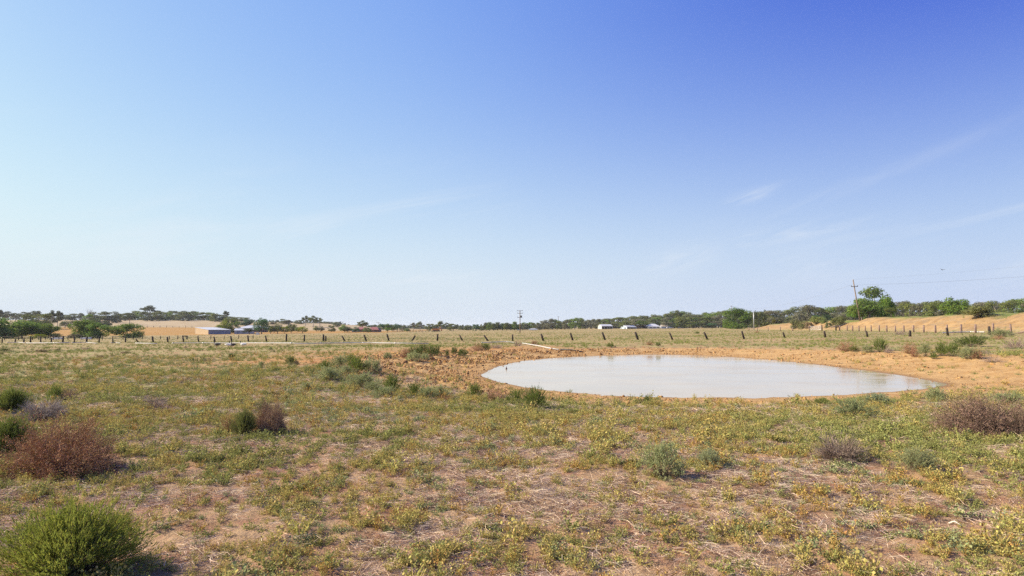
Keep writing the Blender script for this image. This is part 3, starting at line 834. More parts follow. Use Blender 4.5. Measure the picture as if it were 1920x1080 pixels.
for px, top, w, Y, k, c, lab in [
 (1382, 578, 50, 300, 'spread', (.135, .215, .036), 'large bright green rounded tree left of the earth bank'),
 (1424, 584, 25, 290, 'round', (.100, .118, .048), 'olive rounded tree with forked trunk right of the pale pole'),
 (1435, 581, 10, 380, 'gum', DARK, 'tiny umbrella-headed gum on the skyline over the bank end'),
 (1514, 572, 22, 400, 'gum', OLIVE, 'gum raised above the tree line over the bank shrubs'),
 (1270, 582, 22, 560, 'gum', OLIVE, 'tallest gum of the forest behind the farm sheds'),
 (1203, 601, 22, 460, 'round', (.10, .14, .03), 'bright olive tree directly behind the brown shed'),
 (1264, 606, 26, 470, 'round', MIDG, 'green tree right behind the white farmhouse'),
 (1292, 603, 20, 470, 'round', FRESH, 'bright green tree right of the white farmhouse'),
 (1334, 606, 18, 460, 'round', EMER, 'emerald bush left of the large bright tree'),
 (1641, 539, 58, 165, 'bushy', (.125, .160, .045), 'tallest tree on the right, open domed head over the bank'),
 (1616, 562, 40, 160, 'round', MIDG, 'green tree right behind the leaning power pole'),
 (1630, 560, 60, 152, 'round', MIDG, 'dense green tree below the tall domed head'),
 (1664, 556, 26, 158, 'round', FRESH, 'bright upright tree at the right of the tall domed one'),
 (1603, 573, 24, 170, 'round', FRESH, 'bright green tree left of the leaning power pole'),
 (1672, 577, 18, 140, 'round', OLIVE, 'small olive bush at the right foot of the tall tree'),
 (1697, 566, 30, 210, 'bushy', OLIVE, 'broad olive tree right of the tall domed tree'),
 (1721, 569, 24, 205, 'bushy', DUSTY, 'greyish tree with a bare limb over the bank'),
 (1752, 564, 32, 200, 'bushy', OLIVE, 'dark olive tree left of the bright tree on the bank'),
 (1791, 559, 48, 190, 'round', FRESH, 'bright green tree with pale top standing over the bank'),
 (1580, 588, 26, 235, 'round', DUSTY, 'dull brownish bush behind the bank left of the leaning pole'),
 (1535, 591, 26, 260, 'bushy', EMER, 'emerald tree beyond the dip in the bank')]:
    plant_tree(px, top, w, Y, k, c, lab)
# far woods that close the skyline: one mass
def far_woods():
    r = np.random.default_rng(99); P = []; S = []
    for px in np.arange(-500, 2500, 3.0):
        Y = 900 if px < 640 else 760
        if px > 640: top = np.interp(px, [640, 720, 900, 975, 1040, 1200, 1400, 1600, 2500], [610, 611, 612.5, 610, 604, 597, 592, 583, 572])
        else: top = np.interp(px, [-500, 0, 120, 200, 640], [588, 590, 594, 592, 606])
        n = 16
        X = (px + r.uniform(-3, 3, n) - 960) / FPX * Y
        zb = -3 if px > 640 else 3
        zt = z_at(960, top, Y) + r.normal(0, .8)
        P.append(np.stack([X, Y + r.uniform(-15, 15, n), zb + (zt - zb) * r.uniform(0, 1, n) ** .7], 1)); S.append(r.uniform(2.2, 4.2, n))
    P = np.concatenate(P); S = np.concatenate(S)
    V, T = cards(r, P, unit(rnd_dir(r, len(P)) + [0, -.8, .3]), S, 1.6)
    o = link('far_woods', mesh_tri('far_woods', V, T, [M['leaf']]), color=(.105, .118, .078)); tag(o, 'dull green belt of far woods closing the skyline behind the nearer trees', kind='stuff')
far_woods()

# ------------------------------------------------------------------ shrubs one can count
BUSH = {}
def bush_mesh(style, v, hi=False):
    key = (style, v, hi)
    if key not in BUSH:
        n1, n2 = {'green': (150, 2300), 'grey': (130, 1900), 'brown': (170, 3000), 'twig': (140, 1100)}[style]
        if hi: n1, n2 = {'green': (620, 14000), 'brown': (700, 22000), 'grey': (230, 1700), 'twig': (420, 4200)}[style]
        f, s = bush(sum(map(ord, style)) + 31 * v + (7 if hi else 0), style, n1, n2, fine=.62 if hi else 1.0)
        w, h = shape_extent(f[0])
        BUSH[key] = (mesh_tri('foliage', *f, [M['leaf' if style in ('green', 'grey') else 'twig']]), mesh_tri('stem', *s, [M['twig']]), w, h)
    return BUSH[key]
BCOL = {'green': (.165, .205, .050), 'grey': (.300, .320, .150), 'brown': (.300, .165, .095), 'twig': (.290, .215, .180)}
def plant_bush(px, base, w_px, h_px, style, label, col=None, group=None, hi=False, Y=None, v=None, name=None):
    X, Yg = ground_hit(px, base) if Y is None else at_depth(px, Y)
    dist = Yg
    wd = w_px * m_per_px(dist); ht = max(.06, h_px * m_per_px(dist))
    Yc = Yg + wd * .42 * .6; X = X * Yc / Yg if Y is None else X
    if Y is not None: Yc = Y
    f, s, w, h = bush_mesh(style, int(rng.integers(0, 3)) if v is None else v, hi)
    c = BCOL[style] if col is None else col
    nm = name or {'green': 'green_shrub', 'grey': 'saltbush', 'brown': 'dry_shrub', 'twig': 'dead_shrub'}[style]
    t = thing(nm, label, 'shrub', (X, Yc, H(X, Yc) - .02 * ht), group, rng.uniform(0, 6.28), (wd / (2 * w), wd / (2 * w), ht / h))
    j = rng.uniform(.9, 1.1)
    link('foliage', f, t, color=tuple(k * j for k in c))
    link('stem', s, t, color=tuple(k * .9 for k in ((.20, .16, .11) if style in ('green', 'grey') else c)))
    return t

# the near ones
plant_bush(126, 1112, 290, 150, 'green', 'large feathery green shrub filling the bottom left corner', hi=True, col=(.265, .300, .058))
plant_bush(120, 900, 222, 108, 'brown', 'big rusty brown dry shrub near the left edge, behind the corner shrub', hi=True, col=(.335, .195, .108))
plant_bush(18, 852, 92, 72, 'green', 'bright green shrub cut by the left edge against the rusty shrub', hi=True)
plant_bush(20, 775, 70, 44, 'green', 'green shrub at the left edge above the grey twigs', hi=True)
plant_bush(2, 772, 34, 30, 'brown', 'small brown dry patch at the left edge beside the green shrub')
plant_bush(80, 790, 100, 40, 'twig', 'low grey tangle of twigs between the rusty and the green shrubs', hi=True, col=(.33, .275, .235))
plant_bush(103, 752, 38, 32, 'green', 'dark green half of a two-coloured shrub on the left')
plant_bush(126, 751, 36, 26, 'brown', 'brown half of a two-coloured shrub on the left', col=(.30, .20, .14))
plant_bush(288, 770, 60, 24, 'twig', 'flat grey twig patch alone on the left open ground')
plant_bush(458, 822, 48, 50, 'green', 'green tuft at the front of the mixed shrub, centre left', hi=True, col=(.205, .220, .070))
plant_bush(506, 818, 74, 62, 'brown', 'grey-brown dry right side of the mixed shrub, centre left', hi=True, col=(.29, .19, .125))
plant_bush(430, 816, 40, 46, 'brown', 'thin rusty left side of the mixed shrub, centre left', col=(.34, .20, .11))
plant_bush(494, 782, 34, 34, 'green', 'green top peeping over the mixed shrub, centre left', col=(.18, .185, .065))
plant_bush(1845, 822, 190, 80, 'brown', 'wide purple-brown dead shrub at the right edge', hi=True, col=(.235, .155, .112))
plant_bush(1945, 826, 110, 66, 'brown', 'dead purple-brown shrub cut off by the right edge', hi=True, col=(.22, .145, .105))
plant_bush(1576, 872, 120, 50, 'twig', 'flattened dark twig bush on the right foreground', hi=True, col=(.245, .182, .145))
plant_bush(1720, 888, 84, 46, 'grey', 'thin grey-green saltbush right of the flattened twig bush', hi=True)
plant_bush(1240, 902, 92, 72, 'grey', 'wispy upright grey-green plant in the middle foreground', hi=True, col=(.295, .325, .150))
plant_bush(1330, 882, 60, 36, 'grey', 'small grey-green wisp right of the upright foreground plant', hi=True, col=(.28, .30, .155))
plant_bush(1600, 785, 90, 36, 'grey', 'pale green plant near the water below the pond right half', col=(.25, .28, .13))
plant_bush(1645, 762, 64, 24, 'grey', 'grey-green plant close to the right shore of the pond', col=(.26, .29, .16))
plant_bush(1755, 755, 50, 26, 'grey', 'small saltbush at the right tip of the pond')
plant_bush(1890, 760, 60, 28, 'grey', 'saltbush above the wide dead shrub at the right edge')
plant_bush(1540, 762, 50, 16, 'green', 'low leafy plant in front of the pond, right of centre', col=(.23, .26, .075))
# in front of the left tip of the pond
plant_bush(890, 749, 30, 32, 'green', 'upright green shrub, leftmost of the five in front of the pond tip')
plant_bush(930, 755, 52, 36, 'brown', 'rusty brown shrub among green ones in front of the pond tip', col=(.37, .22, .13))
plant_bush(967, 757, 38, 32, 'green', 'green shrub right of the rusty one by the pond')
plant_bush(1003, 768, 56, 44, 'green', 'tallest green shrub overlapping the water edge by the pond tip')
plant_bush(990, 748, 34, 24, 'brown', 'dry seed heads rising behind the tallest pond shrub', col=(.31, .23, .13))
plant_bush(1213, 757, 20, 16, 'green', 'small green tuft under the pond middle')
# the clumps left of the pond
for px, b, w, h, st, lab in [
 (620, 716, 40, 24, 'grey', 'bright grey-green saltbush at the front of the left clump'), (610, 692, 26, 16, 'green', 'small dark green shrub at the back left of the left clump'),
 (637, 690, 34, 20, 'grey', 'pale saltbush at the back of the left clump'), (657, 683, 34, 16, 'green', 'green shrub at the back right of the left clump'),
 (668, 700, 40, 26, 'green', 'olive shrub in the heart of the left clump'), (697, 700, 34, 26, 'grey', 'saltbush with a dark side at the right end of the left clump'),
 (708, 697, 22, 18, 'twig', 'grey dead twigs at the right end of the left clump'), (648, 703, 24, 14, 'grey', 'small saltbush between the front and heart of the left clump'),
 (676, 730, 46, 24, 'grey', 'silvery saltbush below the left clump'), (700, 736, 36, 18, 'grey', 'silvery low saltbush, second below the left clump'),
 (735, 735, 34, 28, 'green', 'olive upright shrub right of the silvery saltbushes'), (722, 744, 40, 16, 'grey', 'flat pale saltbush right below the olive upright shrub'),
 (779, 743, 32, 26, 'green', 'green shrub half way between the left clump and the pond tip'), (800, 747, 28, 20, 'grey', 'grey saltbush half way between clump and pond tip'),
 (825, 746, 24, 20, 'grey', 'last saltbush before the upright shrub by the pond tip'), (575, 732, 22, 14, 'grey', 'lone small saltbush left of the silvery ones'),
 (835, 750, 30, 12, 'brown', 'low brown dry plant before the pond tip shrubs')]:
    plant_bush(px, b + 1, w * 1.3, h * 1.3, st, lab)
for px, b, w, h, st, lab in [
 (760, 671, 18, 14, 'brown', 'brown shrub at the left of the dark green bank clump'), (775, 678, 30, 16, 'grey', 'grey-green shrub low in the dark bank clump'),
 (772, 668, 18, 14, 'green', 'small green shrub at the upper left of the bank clump'), (783, 672, 22, 18, 'green', 'dark green shrub in the centre of the bank clump'),
 (792, 663, 20, 16, 'green', 'topmost green shrub of the bank clump'), (808, 670, 26, 18, 'green', 'dark green shrub right in the bank clump'),
 (819, 668, 16, 17, 'green', 'green shrub at the right end of the bank clump'), (797, 675, 18, 11, 'grey', 'pale shrub at the foot of the bank clump'),
 (727, 673, 18, 10, 'grey', 'silvery saltbush left of the bank clump'), (838, 668, 9, 11, 'green', 'narrow small shrub right of the bank clump'),
 (852, 665, 15, 12, 'green', 'left one of a dark shrub pair on the bank'), (868, 667, 24, 13, 'green', 'right one of a dark shrub pair on the bank'),
 (896, 657, 22, 12, 'brown', 'brown shrub left of a dark one near the pipe'), (911, 657, 16, 11, 'green', 'dark shrub near the bent pipe'),
 (930, 654, 26, 7, 'twig', 'grey twigs under the bent pipe'), (972, 649, 20, 9, 'twig', 'dark twiggy shrub where the pipe bends down'),
 (1002, 646, 12, 7, 'brown', 'small brown tuft right of the pipe bend')]:
    plant_bush(px, b, w * 1.25, h * 1.3, st, lab, col=(.125, .160, .048) if st == 'green' else None)
# scattered ones in the left middle distance
for px, b, w, h, st, lab in [
 (545, 684, 22, 18, 'green', 'lone dark green shrub in the left middle distance'), (556, 684, 10, 8, 'brown', 'brown tuft beside the lone dark green shrub'),
 (434, 672, 17, 11, 'green', 'lone green shrub below the geese'), (387, 677, 26, 7, 'twig', 'grey twig heap left of the lone shrub below the geese'),
 (394, 653, 8, 5, 'green', 'small tuft left of the geese'), (80, 661, 20, 8, 'brown', 'dark brown rounded tuft on the left plain'), (69, 659, 5, 4, 'brown', 'tiny tuft beside the dark brown one'),
 (9, 660, 24, 7, 'green', 'flat green shrub at the left edge of the plain'), (3, 664, 10, 4, 'brown', 'dark tuft under the flat green shrub'),
 (109, 657, 8, 5, 'brown', 'small reddish tuft right of the rounded one'), (235, 663, 20, 6, 'brown', 'dark low tuft on the plain near the left third'),
 (160, 655, 22, 5, 'twig', 'grey-brown low patch under the white pipe'), (146, 656, 12, 3, 'twig', 'small grey patch left under the white pipe'),
 (188, 671, 14, 6, 'brown', 'reddish small tuft mid left plain'), (507, 656, 9, 6, 'grey', 'small pale tuft right of the geese'), (490, 690, 16, 12, 'grey', 'faint grey tuft above the open ground'),
 (396, 676, 16, 6, 'twig', 'dry twigs next to the grey heap'), (348, 652, 8, 3, 'brown', 'tiny dark tuft under the pipe middle')]:
    plant_bush(px, b, w, h, st, lab, col=(.125, .155, .050) if st == 'green' else ((.19, .115, .08) if st == 'brown' else None))
# right middle distance
for px, b, w, h, st, lab in [
 (1588, 660, 30, 16, 'brown', 'brown-topped shrub, leftmost right of the pond'), (1602, 660, 16, 9, 'green', 'dark low shrub touching the brown-topped one'),
 (1627, 661, 20, 12, 'grey', 'rounded grey-green shrub, second right of the pond'), (1650, 661, 28, 20, 'green', 'olive shrub, third right of the pond'),
 (1666, 663, 18, 10, 'twig', 'dead grey side of the third shrub right of the pond'), (1705, 664, 26, 20, 'brown', 'brown and green shrub at the left of the big right clump'),
 (1716, 670, 18, 16, 'brown', 'reddish dry shrub in the big right clump'), (1736, 670, 22, 20, 'grey', 'grey-green round shrub in the big right clump'),
 (1751, 674, 14, 10, 'green', 'small olive shrub at the foot of the big right clump'), (1764, 669, 20, 22, 'green', 'olive upright shrub in the big right clump'),
 (1784, 670, 30, 20, 'green', 'broad olive shrub in the middle of the big right clump'), (1818, 675, 40, 20, 'grey', 'largest grey-green shrub at the front of the big right clump'),
 (1832, 674, 18, 16, 'brown', 'dark dead side of the largest shrub on the right'), (1822, 651, 44, 18, 'green', 'wide green shrub at the back of the big right clump'),
 (1800, 650, 30, 12, 'grey', 'pale shrub at the back of the big right clump'), (1845, 664, 24, 9, 'twig', 'grey dead branches right of the largest shrub'),
 (1862, 680, 36, 12, 'twig', 'low dead brush right of the big clump'), (1905, 654, 42, 16, 'twig', 'dark dead shrub at the right edge near the bank fence'),
 (1878, 632, 36, 14, 'grey', 'grey shrub against the strainer brace at the right edge'), (1872, 637, 18, 7, 'brown', 'reddish tuft under the shrub at the strainer brace'),
 (1687, 628, 22, 8, 'twig', 'grey heap beside a stump post on the right'), (1560, 640, 14, 5, 'twig', 'small grey tuft above the right shore'),
 (1845, 637, 20, 6, 'grey', 'flat grey tuft left of the strainer brace'), (1219, 648, 16, 8, 'brown', 'brown tuft on the far bank of the pond'),
 (1145, 651, 16, 7, 'green', 'green tuft on the far bank of the pond'), (1234, 649, 12, 6, 'green', 'dark tuft on the far bank right of the brown one'),
 (1308, 626, 8, 4, 'green', 'dark tuft on the green plain under the forest'), (1420, 624, 8, 4, 'brown', 'brown tuft on the plain before the bank end')]:
    plant_bush(px, b, w * 1.25, h * 1.3, st, lab)
# shrubs growing on the earth bank
for px, top, w, h, Y, st, c, lab in [
 (1493, 600, 22, 16, 190, 'green', (.115, .115, .045), 'rounded olive shrub at the left of the three on the bank'), (1506, 601, 18, 15, 184, 'green', (.115, .115, .045), 'second olive shrub of the three on the bank'),
 (1517, 603, 14, 13, 178, 'brown', (.16, .12, .07), 'brownish third shrub of the three on the bank'), (1530, 593, 24, 16, 183, 'green', (.14, .15, .045), 'yellow-green shrub over the dip in the bank'),
 (1544, 595, 16, 12, 177, 'green', (.12, .14, .045), 'green shrub at the right of the dip in the bank'), (1554, 604, 12, 11, 158, 'green', (.09, .105, .04), 'small round shrub at the foot of the bank face'),
 (1572, 593, 28, 20, 150, 'green', (.095, .105, .038), 'olive shrub over a fallen branch on the bank face'), (1836, 573, 46, 24, 92, 'green', (.115, .120, .045), 'large olive shrub growing in the notch of the bank'),
 (1452, 596, 8, 6, 215, 'green', (.10, .10, .04), 'tiny shrub on the left crest of the bank')]:
    Xg, Yg = ground_hit(px, top + h)
    if Yg < 330: Y = Yg + .6
    X, _ = at_depth(px, Y); d = m_per_px(Y)
    f, s, wv, hv = tree_mesh('round', int(rng.integers(0, 3)))
    zt = z_at(px, top, Y); zg = H(X, Y) - .05; ht = max(h * d, min(zt - zg, 1.4 * h * d)) / .74; zb = zt - ht
    t = thing('bank_shrub', lab, 'shrub', (X, Y, zb), 'shrubs on the earth bank', rng.uniform(0, 6.28), (w * d / (2 * wv), w * d / (2 * wv), ht / hv))
    link('foliage', f, t, color=tuple(k * 1.6 for k in c)); link('stem', s, t, color=(1, 1, 1))
# ------------------------------------------------------------------ fences
def v3(x, y, z=None): return Vector((x, y, H(x, y) if z is None else z))
def wire_run(root, name, pts, rad, mat, n=4):
    mb = MB(); mb.tube([p - root.location for p in pts], rad, n)
    return link(name, mb.mesh(name, mat), root)
def timber(p0, p1, rad, mat, seed):
    r = random.Random(seed); mb = MB(); n = 7
    mid = (p0 + p1) / 2 + Vector((r.uniform(-.02, .02), 0, 0))
    mb.tube([p0 - (p1 - p0) * .12, mid, p1], [rad * 1.05, rad * r.uniform(.9, 1.05), rad * r.uniform(.8, .95)], n)
    return mb.mesh('post', mat, True)
def fence_depth(px): return float(np.interp(px, [0, 480, 960, 1400, 1860], [116, 103, 90, 81, 69]))
FRONT = [(5.6,636,5.6,643),(30,635.4,30,642),(46,635,46,642),(59,632,59,643),(78,632,78,643),(98,635,98,643),(119.5,632,119,643),(142,635,140.5,642),(164,632,163.5,642),(187,633,187,642),
 (211.5,635.5,213,642),(235.5,633,236.5,642),(256,635,260.5,640.6),(286.5,632,288.5,641.7),(314.5,632,316,641),(343,632,345,641.7),(371.3,632,373.6,641),(402,631.5,404.2,641),(432.7,631,435.4,641),(465,630.5,466.5,641),
 (498,630,500.6,640),(537.3,628,537.6,641),(571,628.5,571,640),(606.5,629.4,607,641),(611,632,611.2,641),(641,631.5,647.3,641),(682.7,630.4,687.5,641),(725.8,628.4,729.6,640),(779,631.5,773,640),(820.6,628,820.4,639.6),
 (861.5,631,867.3,641),(907.7,630.4,915.2,640.4),(961.2,627,961.4,638.8),(1014.6,627,1018.8,639),(1069.4,625.2,1074,638),(1129,625,1134.4,638),(1191,624.2,1196,637.5),(1255.2,624.2,1260.8,636.6),(1319.8,623.5,1326,636),
 (1390.2,622.1,1394.8,635.6),(1467.2,624.7,1471,634),(1544.4,621,1546.9,632),(1623.2,620.6,1625.8,631.4),(1706,618,1705.4,628.7),(1774,613.5,1776.7,627),(1854.5,610.3,1855,625)]
def front_fence():
    x0, y0 = at_depth(FRONT[0][0], fence_depth(0))
    root = thing('old_fence', 'old broken paddock fence of dark short leaning posts crossing the whole plain behind the pond', 'fence', v3(x0, y0))
    tops = []
    for i, (xt, yt, xb, yb) in enumerate(FRONT):
        Y = fence_depth(xb); x, y = at_depth(xb, Y); p = v3(x, y)
        h = (yb - yt) * 1.10 * m_per_px(Y); q = p + Vector(((xt - xb) * m_per_px(Y), random.uniform(-.1, .1), h))
        link('post', timber(p - root.location, q - root.location, random.uniform(.11, .155), M['post'], i), root)
        tops.append((p, q))
    for f in (.45, .82):
        for i in range(len(tops) - 1):
            if random.random() < .25: continue
            a = tops[i][0].lerp(tops[i][1], f); b = tops[i + 1][0].lerp(tops[i + 1][1], f)
            m = (a + b) / 2 - Vector((0, 0, random.uniform(.02, .2)))
            wire_run(root, 'wire', [a, m, b], .006, M['wire'])
front_fence()
BANKF = [1573,1587,1597,1609,1621,1632,1647,1661,1677,1693,1711,1730,1752,1774,1800,1827,1860,1893]
def bank_pos(px):
    u = (px - 960) / FPX                            # where the sight line crosses the fence line in plan
    k = (75 - 59.6) / (141 - 73.0)
    Y = (59.6 - k * 73) / (u - k); return u * Y, Y
def bank_fence():
    p0 = bank_pos(BANKF[0]); root = thing('bank_fence', 'straight fence of grey upright posts along the foot of the earth bank on the right', 'fence', v3(*p0))
    tops = []
    for i, px in enumerate(BANKF):
        x, y = bank_pos(px); p = v3(x, y); q = p + Vector((random.uniform(-.03, .03), 0, random.uniform(1.1, 1.25)))
        link('post', timber(p - root.location, q - root.location, random.uniform(.11, .14), M['grey_post'], 200 + i), root); tops.append((p, q))
    # end of the line outside the picture, with its strainer brace
    x, y = bank_pos(1975); p = v3(x, y); q = p + Vector((0, 0, 1.3)); link('post', timber(p - root.location, q - root.location, .15, M['grey_post'], 290), root); tops.append((p, q))
    b0 = v3(*bank_pos(1902)); b1 = p + Vector((0, 0, 1.0)); link('brace', timber(b0 - root.location, b1 - root.location, .09, M['grey_post'], 291), root)
    for f in (.3, .62, .93):
        wire_run(root, 'wire', [a.lerp(b, f) for a, b in tops], .008, M['wire'])
bank_fence()
def small_fence(name, label, pts, hh, rad, mat, wires, rails=(), lean=.0, wr=.008):
    root = thing(name, label, 'fence', v3(*pts[0])); tops = []
    for i, (x, y) in enumerate(pts):
        p = v3(x, y); q = p + Vector((random.uniform(-lean, lean), 0, hh * random.uniform(.85, 1.12)))
        link('post', timber(p - root.location, q - root.location, rad * random.uniform(.8, 1.2), mat, 300 + i), root); tops.append((p, q))
    for f in wires: wire_run(root, 'wire', [a.lerp(b, f) for a, b in tops], wr, M['wire'])
    for a, b, f in rails: link('rail', timber(tops[a][0].lerp(tops[a][1], f) - root.location, tops[b][0].lerp(tops[b][1], f) - root.location, .07, mat, 500 + a), root)
    return root
small_fence('gate_fence', 'short run of dark posts left of the farm gate under the bank shrubs', [at_depth(p, y) for p, y in ((1404, 215), (1420, 200), (1440, 190), (1463, 178), (1486, 168), (1517, 155))], 1.15, .13, M['grey_post'], (.5, .9))
small_fence('gate_fence', 'two posts between the farm gate and the bank fence', [at_depth(1541, 148), bank_pos(1566)], 1.45, .15, M['post'], (.5, .9))
small_fence('paddock_fence', 'second fence with a top rail behind the broken one, under the left trees', [at_depth(p, 160) for p in (-20, 10, 36, 43, 62, 86, 95, 101, 111.5, 128.5, 140, 154.6, 173.5, 183, 193, 212, 231.7, 250.6, 268, 286, 302, 318, 334, 352, 372, 396, 421, 448, 475)], 1.0, .10, M['post'], (.5, .9),
            [(1, 2, .9), (2, 4, .9), (5, 7, .9), (7, 8, .9), (8, 9, .9), (9, 11, .9), (15, 16, .8)])
small_fence('far_fence', 'thin far fence along the upper edge of the orange field', [at_depth(p, 470) for p in range(96, 372, 12)], 1.5, .16, M['grey_post'], (.5, .95), (), 0, .03)
def gate():
    (xa, ya), (xb, yb) = at_depth(1519, 154), at_depth(1539.5, 149)
    a = v3(xa, ya); b = v3(xb, yb)
    root = thing('farm_gate', 'grey mesh farm gate between two posts at the foot of the bank', 'gate', a)
    d = b - a; mb = MB()
    P = [Vector((0, 0, .25)), d + Vector((0, 0, .25)), d + Vector((0, 0, 1.15)), Vector((0, 0, 1.15))]
    mb.tube(P + [P[0]], .035, 6); link('gate_frame', mb.mesh('gate_frame', M['steel'], True), root)
    mb = MB()
    for k in range(1, 22): mb.tube([P[0].lerp(P[1], k / 22), P[3].lerp(P[2], k / 22)], .014, 4)
    for k in range(1, 6): mb.tube([P[0].lerp(P[3], k / 6), P[1].lerp(P[2], k / 6)], .014, 4)
    link('gate_mesh', mb.mesh('gate_mesh', M['steel']), root)
gate()
def yard_frame():
    x, y = at_depth(343, 165); p = v3(x, y)
    root = thing('yard_frame', 'small dark rail frame standing in the paddock left of the big shed', 'frame', p)
    for dx in (0, 1.05): 
        mb = MB(); mb.tube([(dx, 0, -.1), (dx, 0, .95)], .09, 6); link('leg', mb.mesh('leg', M['post']), root)
    mb = MB(); mb.box(-.12, 1.17, -.10, .10, .72, .98); link('top_rail', mb.mesh('top_rail', M['post']), root)
yard_frame()
def branch():
    x0, y0 = at_depth(1558, 139); x1, y1 = at_depth(1591, 140)
    a = v3(x0, y0, z_at(1558, 613, y0)); b = v3(x1, y1, z_at(1590, 605, y1))
    t = thing('fallen_branch', 'dark fallen branch slanting under the olive shrub on the bank face', 'branch', a)
    mb = MB(); mb.tube([Vector((0, 0, 0)), (b - a) * .5 + Vector((0, 0, -.25)), b - a], [.16, .13, .05], 6)
    link('limb', mb.mesh('limb', M['bark'], True), t)
branch()

# ------------------------------------------------------------------ pipes on the ground
PIPE_PTS = []
def pipe(label, pts, rad=.052, mat='pipe', jl=6.0, lift=0.05):
    W = []
    for px, py in pts:
        x, y = ground_hit(px, py); W.append(Vector((x, y, H(x, y) + rad * .9 + lift)))
    full = []
    for a, b in zip(W[:-1], W[1:]):
        n = max(1, int((b - a).length / 2.5))
        for k in range(n):
            q = a.lerp(b, k / n); full.append(q)
    full.append(W[-1])
    for q in full: q.z = max(q.z, H(q.x, q.y) + rad * .8); PIPE_PTS.append((q.x, q.y))
    t = thing('irrigation_pipe' if mat == 'pipe' else 'poly_pipe', label, 'pipe', W[0].copy())
    mb = MB(); mb.tube([q - t.location for q in full], rad, 8); link('pipe_length', mb.mesh('pipe_length', M[mat], True), t)
    step = max(1, int(jl / 2.5))
    if mat == 'pipe':
        for k in range(0, len(full) - 1, step):
            d = (full[k + 1] - full[k]).normalized(); mb = MB(); c = full[k] - t.location
            mb.tube([c, c + d * .22], rad * 1.3, 8); link('coupling', mb.mesh('coupling', M['steel'], True), t)
    return t
pipe('long pale irrigation pipe lying along the broken fence behind the geese', [(323, 644.6), (345, 644.4), (450, 643.9), (545, 644.8), (560, 644.9), (600, 644.8), (680, 644), (740, 644.8), (803, 645.4)])
pipe('short white pipe piece at the left, under the second group of fence posts', [(135, 643.8), (160, 643.2), (182, 644.8)])
pipe('white pipe piece near the left edge beyond the plain', [(14, 643.5), (32, 643), (48, 643.7)])
pipe('grey pipe half buried between two white pieces on the left', [(50, 644), (100, 644.3), (130, 644)], .06)
pipe('shortest white pipe piece below the left single tree', [(208, 644), (216, 643.8), (226, 644.6)])
pipe('white pipe piece under the most slanted left post', [(254, 644), (270, 645), (294, 645.6)])
pipe('pale pipe that runs level behind the pond and stops at the twiggy shrub', [(903, 643.2), (930, 642.4), (950, 642), (964, 643.6)], .05)
pipe('pale pipe slanting down the bank to the pond', [(980, 645.5), (1005, 649.5), (1030, 654), (1047.5, 657.5)], .042)
pipe('thin dark pipe running from the pale pipe end towards the water', [(1048, 656.5), (1070, 658), (1094, 660.5)], .045, 'poly')
pipe('pale pipe pieces lying below the bank fence at the right', [(1768, 625.5), (1790, 624.6), (1820, 623.6), (1845, 624.2)], .07)

# ------------------------------------------------------------------ power poles and lines
def pole(px, base, top, Y, label, arms=(), rad=.16, mat='pole', top_px=None, transformer=False, base_z=None):
    x, y = at_depth(px, Y); zb = H(x, y) if base_z is None else base_z
    zt = z_at(px, top, Y); lean = 0 if top_px is None else (top_px - px) * m_per_px(Y)
    t = thing('power_pole', label, 'power pole', (x, y, zb)); h = zt - zb
    L = lambda z: Vector((lean * z / h, 0, z))
    mb = MB(); mb.tube([L(-.4), L(h * .5), L(h)], [rad, rad * .85, rad * .7], 8); link('pole', mb.mesh('pole', M[mat], True), t)
    for (zz, l, r_) in arms:
        c = L(h - zz); mb = MB(); mb.box(c.x - l, c.x + r_, c.y - .17, c.y - .05, c.z - .07, c.z + .07)
        a = link('crossarm', mb.mesh('crossarm', M[mat]), t)
        for q in (-l + .1, r_ - .1):
            if abs(q) < .3: continue
            ib = MB(); ib.tube([(c.x + q, c.y - .11, c.z + .07), (c.x + q, c.y - .11, c.z + .16), (c.x + q, c.y - .11, c.z + .3)], [.05, .09, .04], 6)
            link('insulator', ib.mesh('insulator', M['black'], True), a)
    if transformer:
        c = L(h - 2.35); mb = MB(); mb.tube([(c.x + .48, c.y - .1, c.z - .55), (c.x + .48, c.y - .1, c.z + .35)], .32, 10); mb.box(c.x + .1, c.x + .25, c.y - .15, c.y - .05, c.z - .1, c.z + .1)
        link('transformer', mb.mesh('transformer', M['black'], False), t)
    return Vector((x + lean, y, zt))
pole(975, 625, 582, 240, 'tall power pole with three crossarms and a transformer standing alone in the plain', [(.15, 1.05, 1.05), (1.15, 1.05, 1.05), (2.75, 1.1, .1)], .19, transformer=True)
P2 = pole(1613, 591, 524, 150, 'leaning power pole on the earth bank beside the tallest right tree', [(1.75, .85, .85)], .17, top_px=1602.5)
P5 = pole(1372.5, 600, 573, 420, 'distant pole top rising over the large bright tree', [(.5, 1.0, 1.0)], .2)
pole(1413.5, 603, 583, 232, 'short pale pole by the left end of the earth bank', (), .17, 'steel')
pole(709, 620, 604, 400, 'small power pole with one crossarm right of the red roofed house', [(.3, 1.1, 1.1)], .17)
pole(601.5, 624, 607, 400, 'bare wooden pole below the skyline gum pair', (), .17)
pole(1047, 615, 593, 520, 'thin pole standing in the tree line right of centre', [(.4, .9, .9)], .2)
def line(label, a, b, sag, rad=.013):
    t = thing('overhead_wire', label, 'wire', a); mb = MB(); d = b - a
    mb.tube([d * (k / 24) - Vector((0, 0, sag * 4 * (k / 24) * (1 - k / 24))) for k in range(25)], rad, 4); link('wire_strand', mb.mesh('wire_strand', M['wire']), t)
aR = P2 + Vector((-.05, -.1, -1.4)); line('wire running right from the leaning power pole', aR, Vector((150, 120, 16.5)), 1.2)
line('upper faint wire running right from the leaning pole top', P2, Vector((150, 122, 19.5)), 1.0, .007)
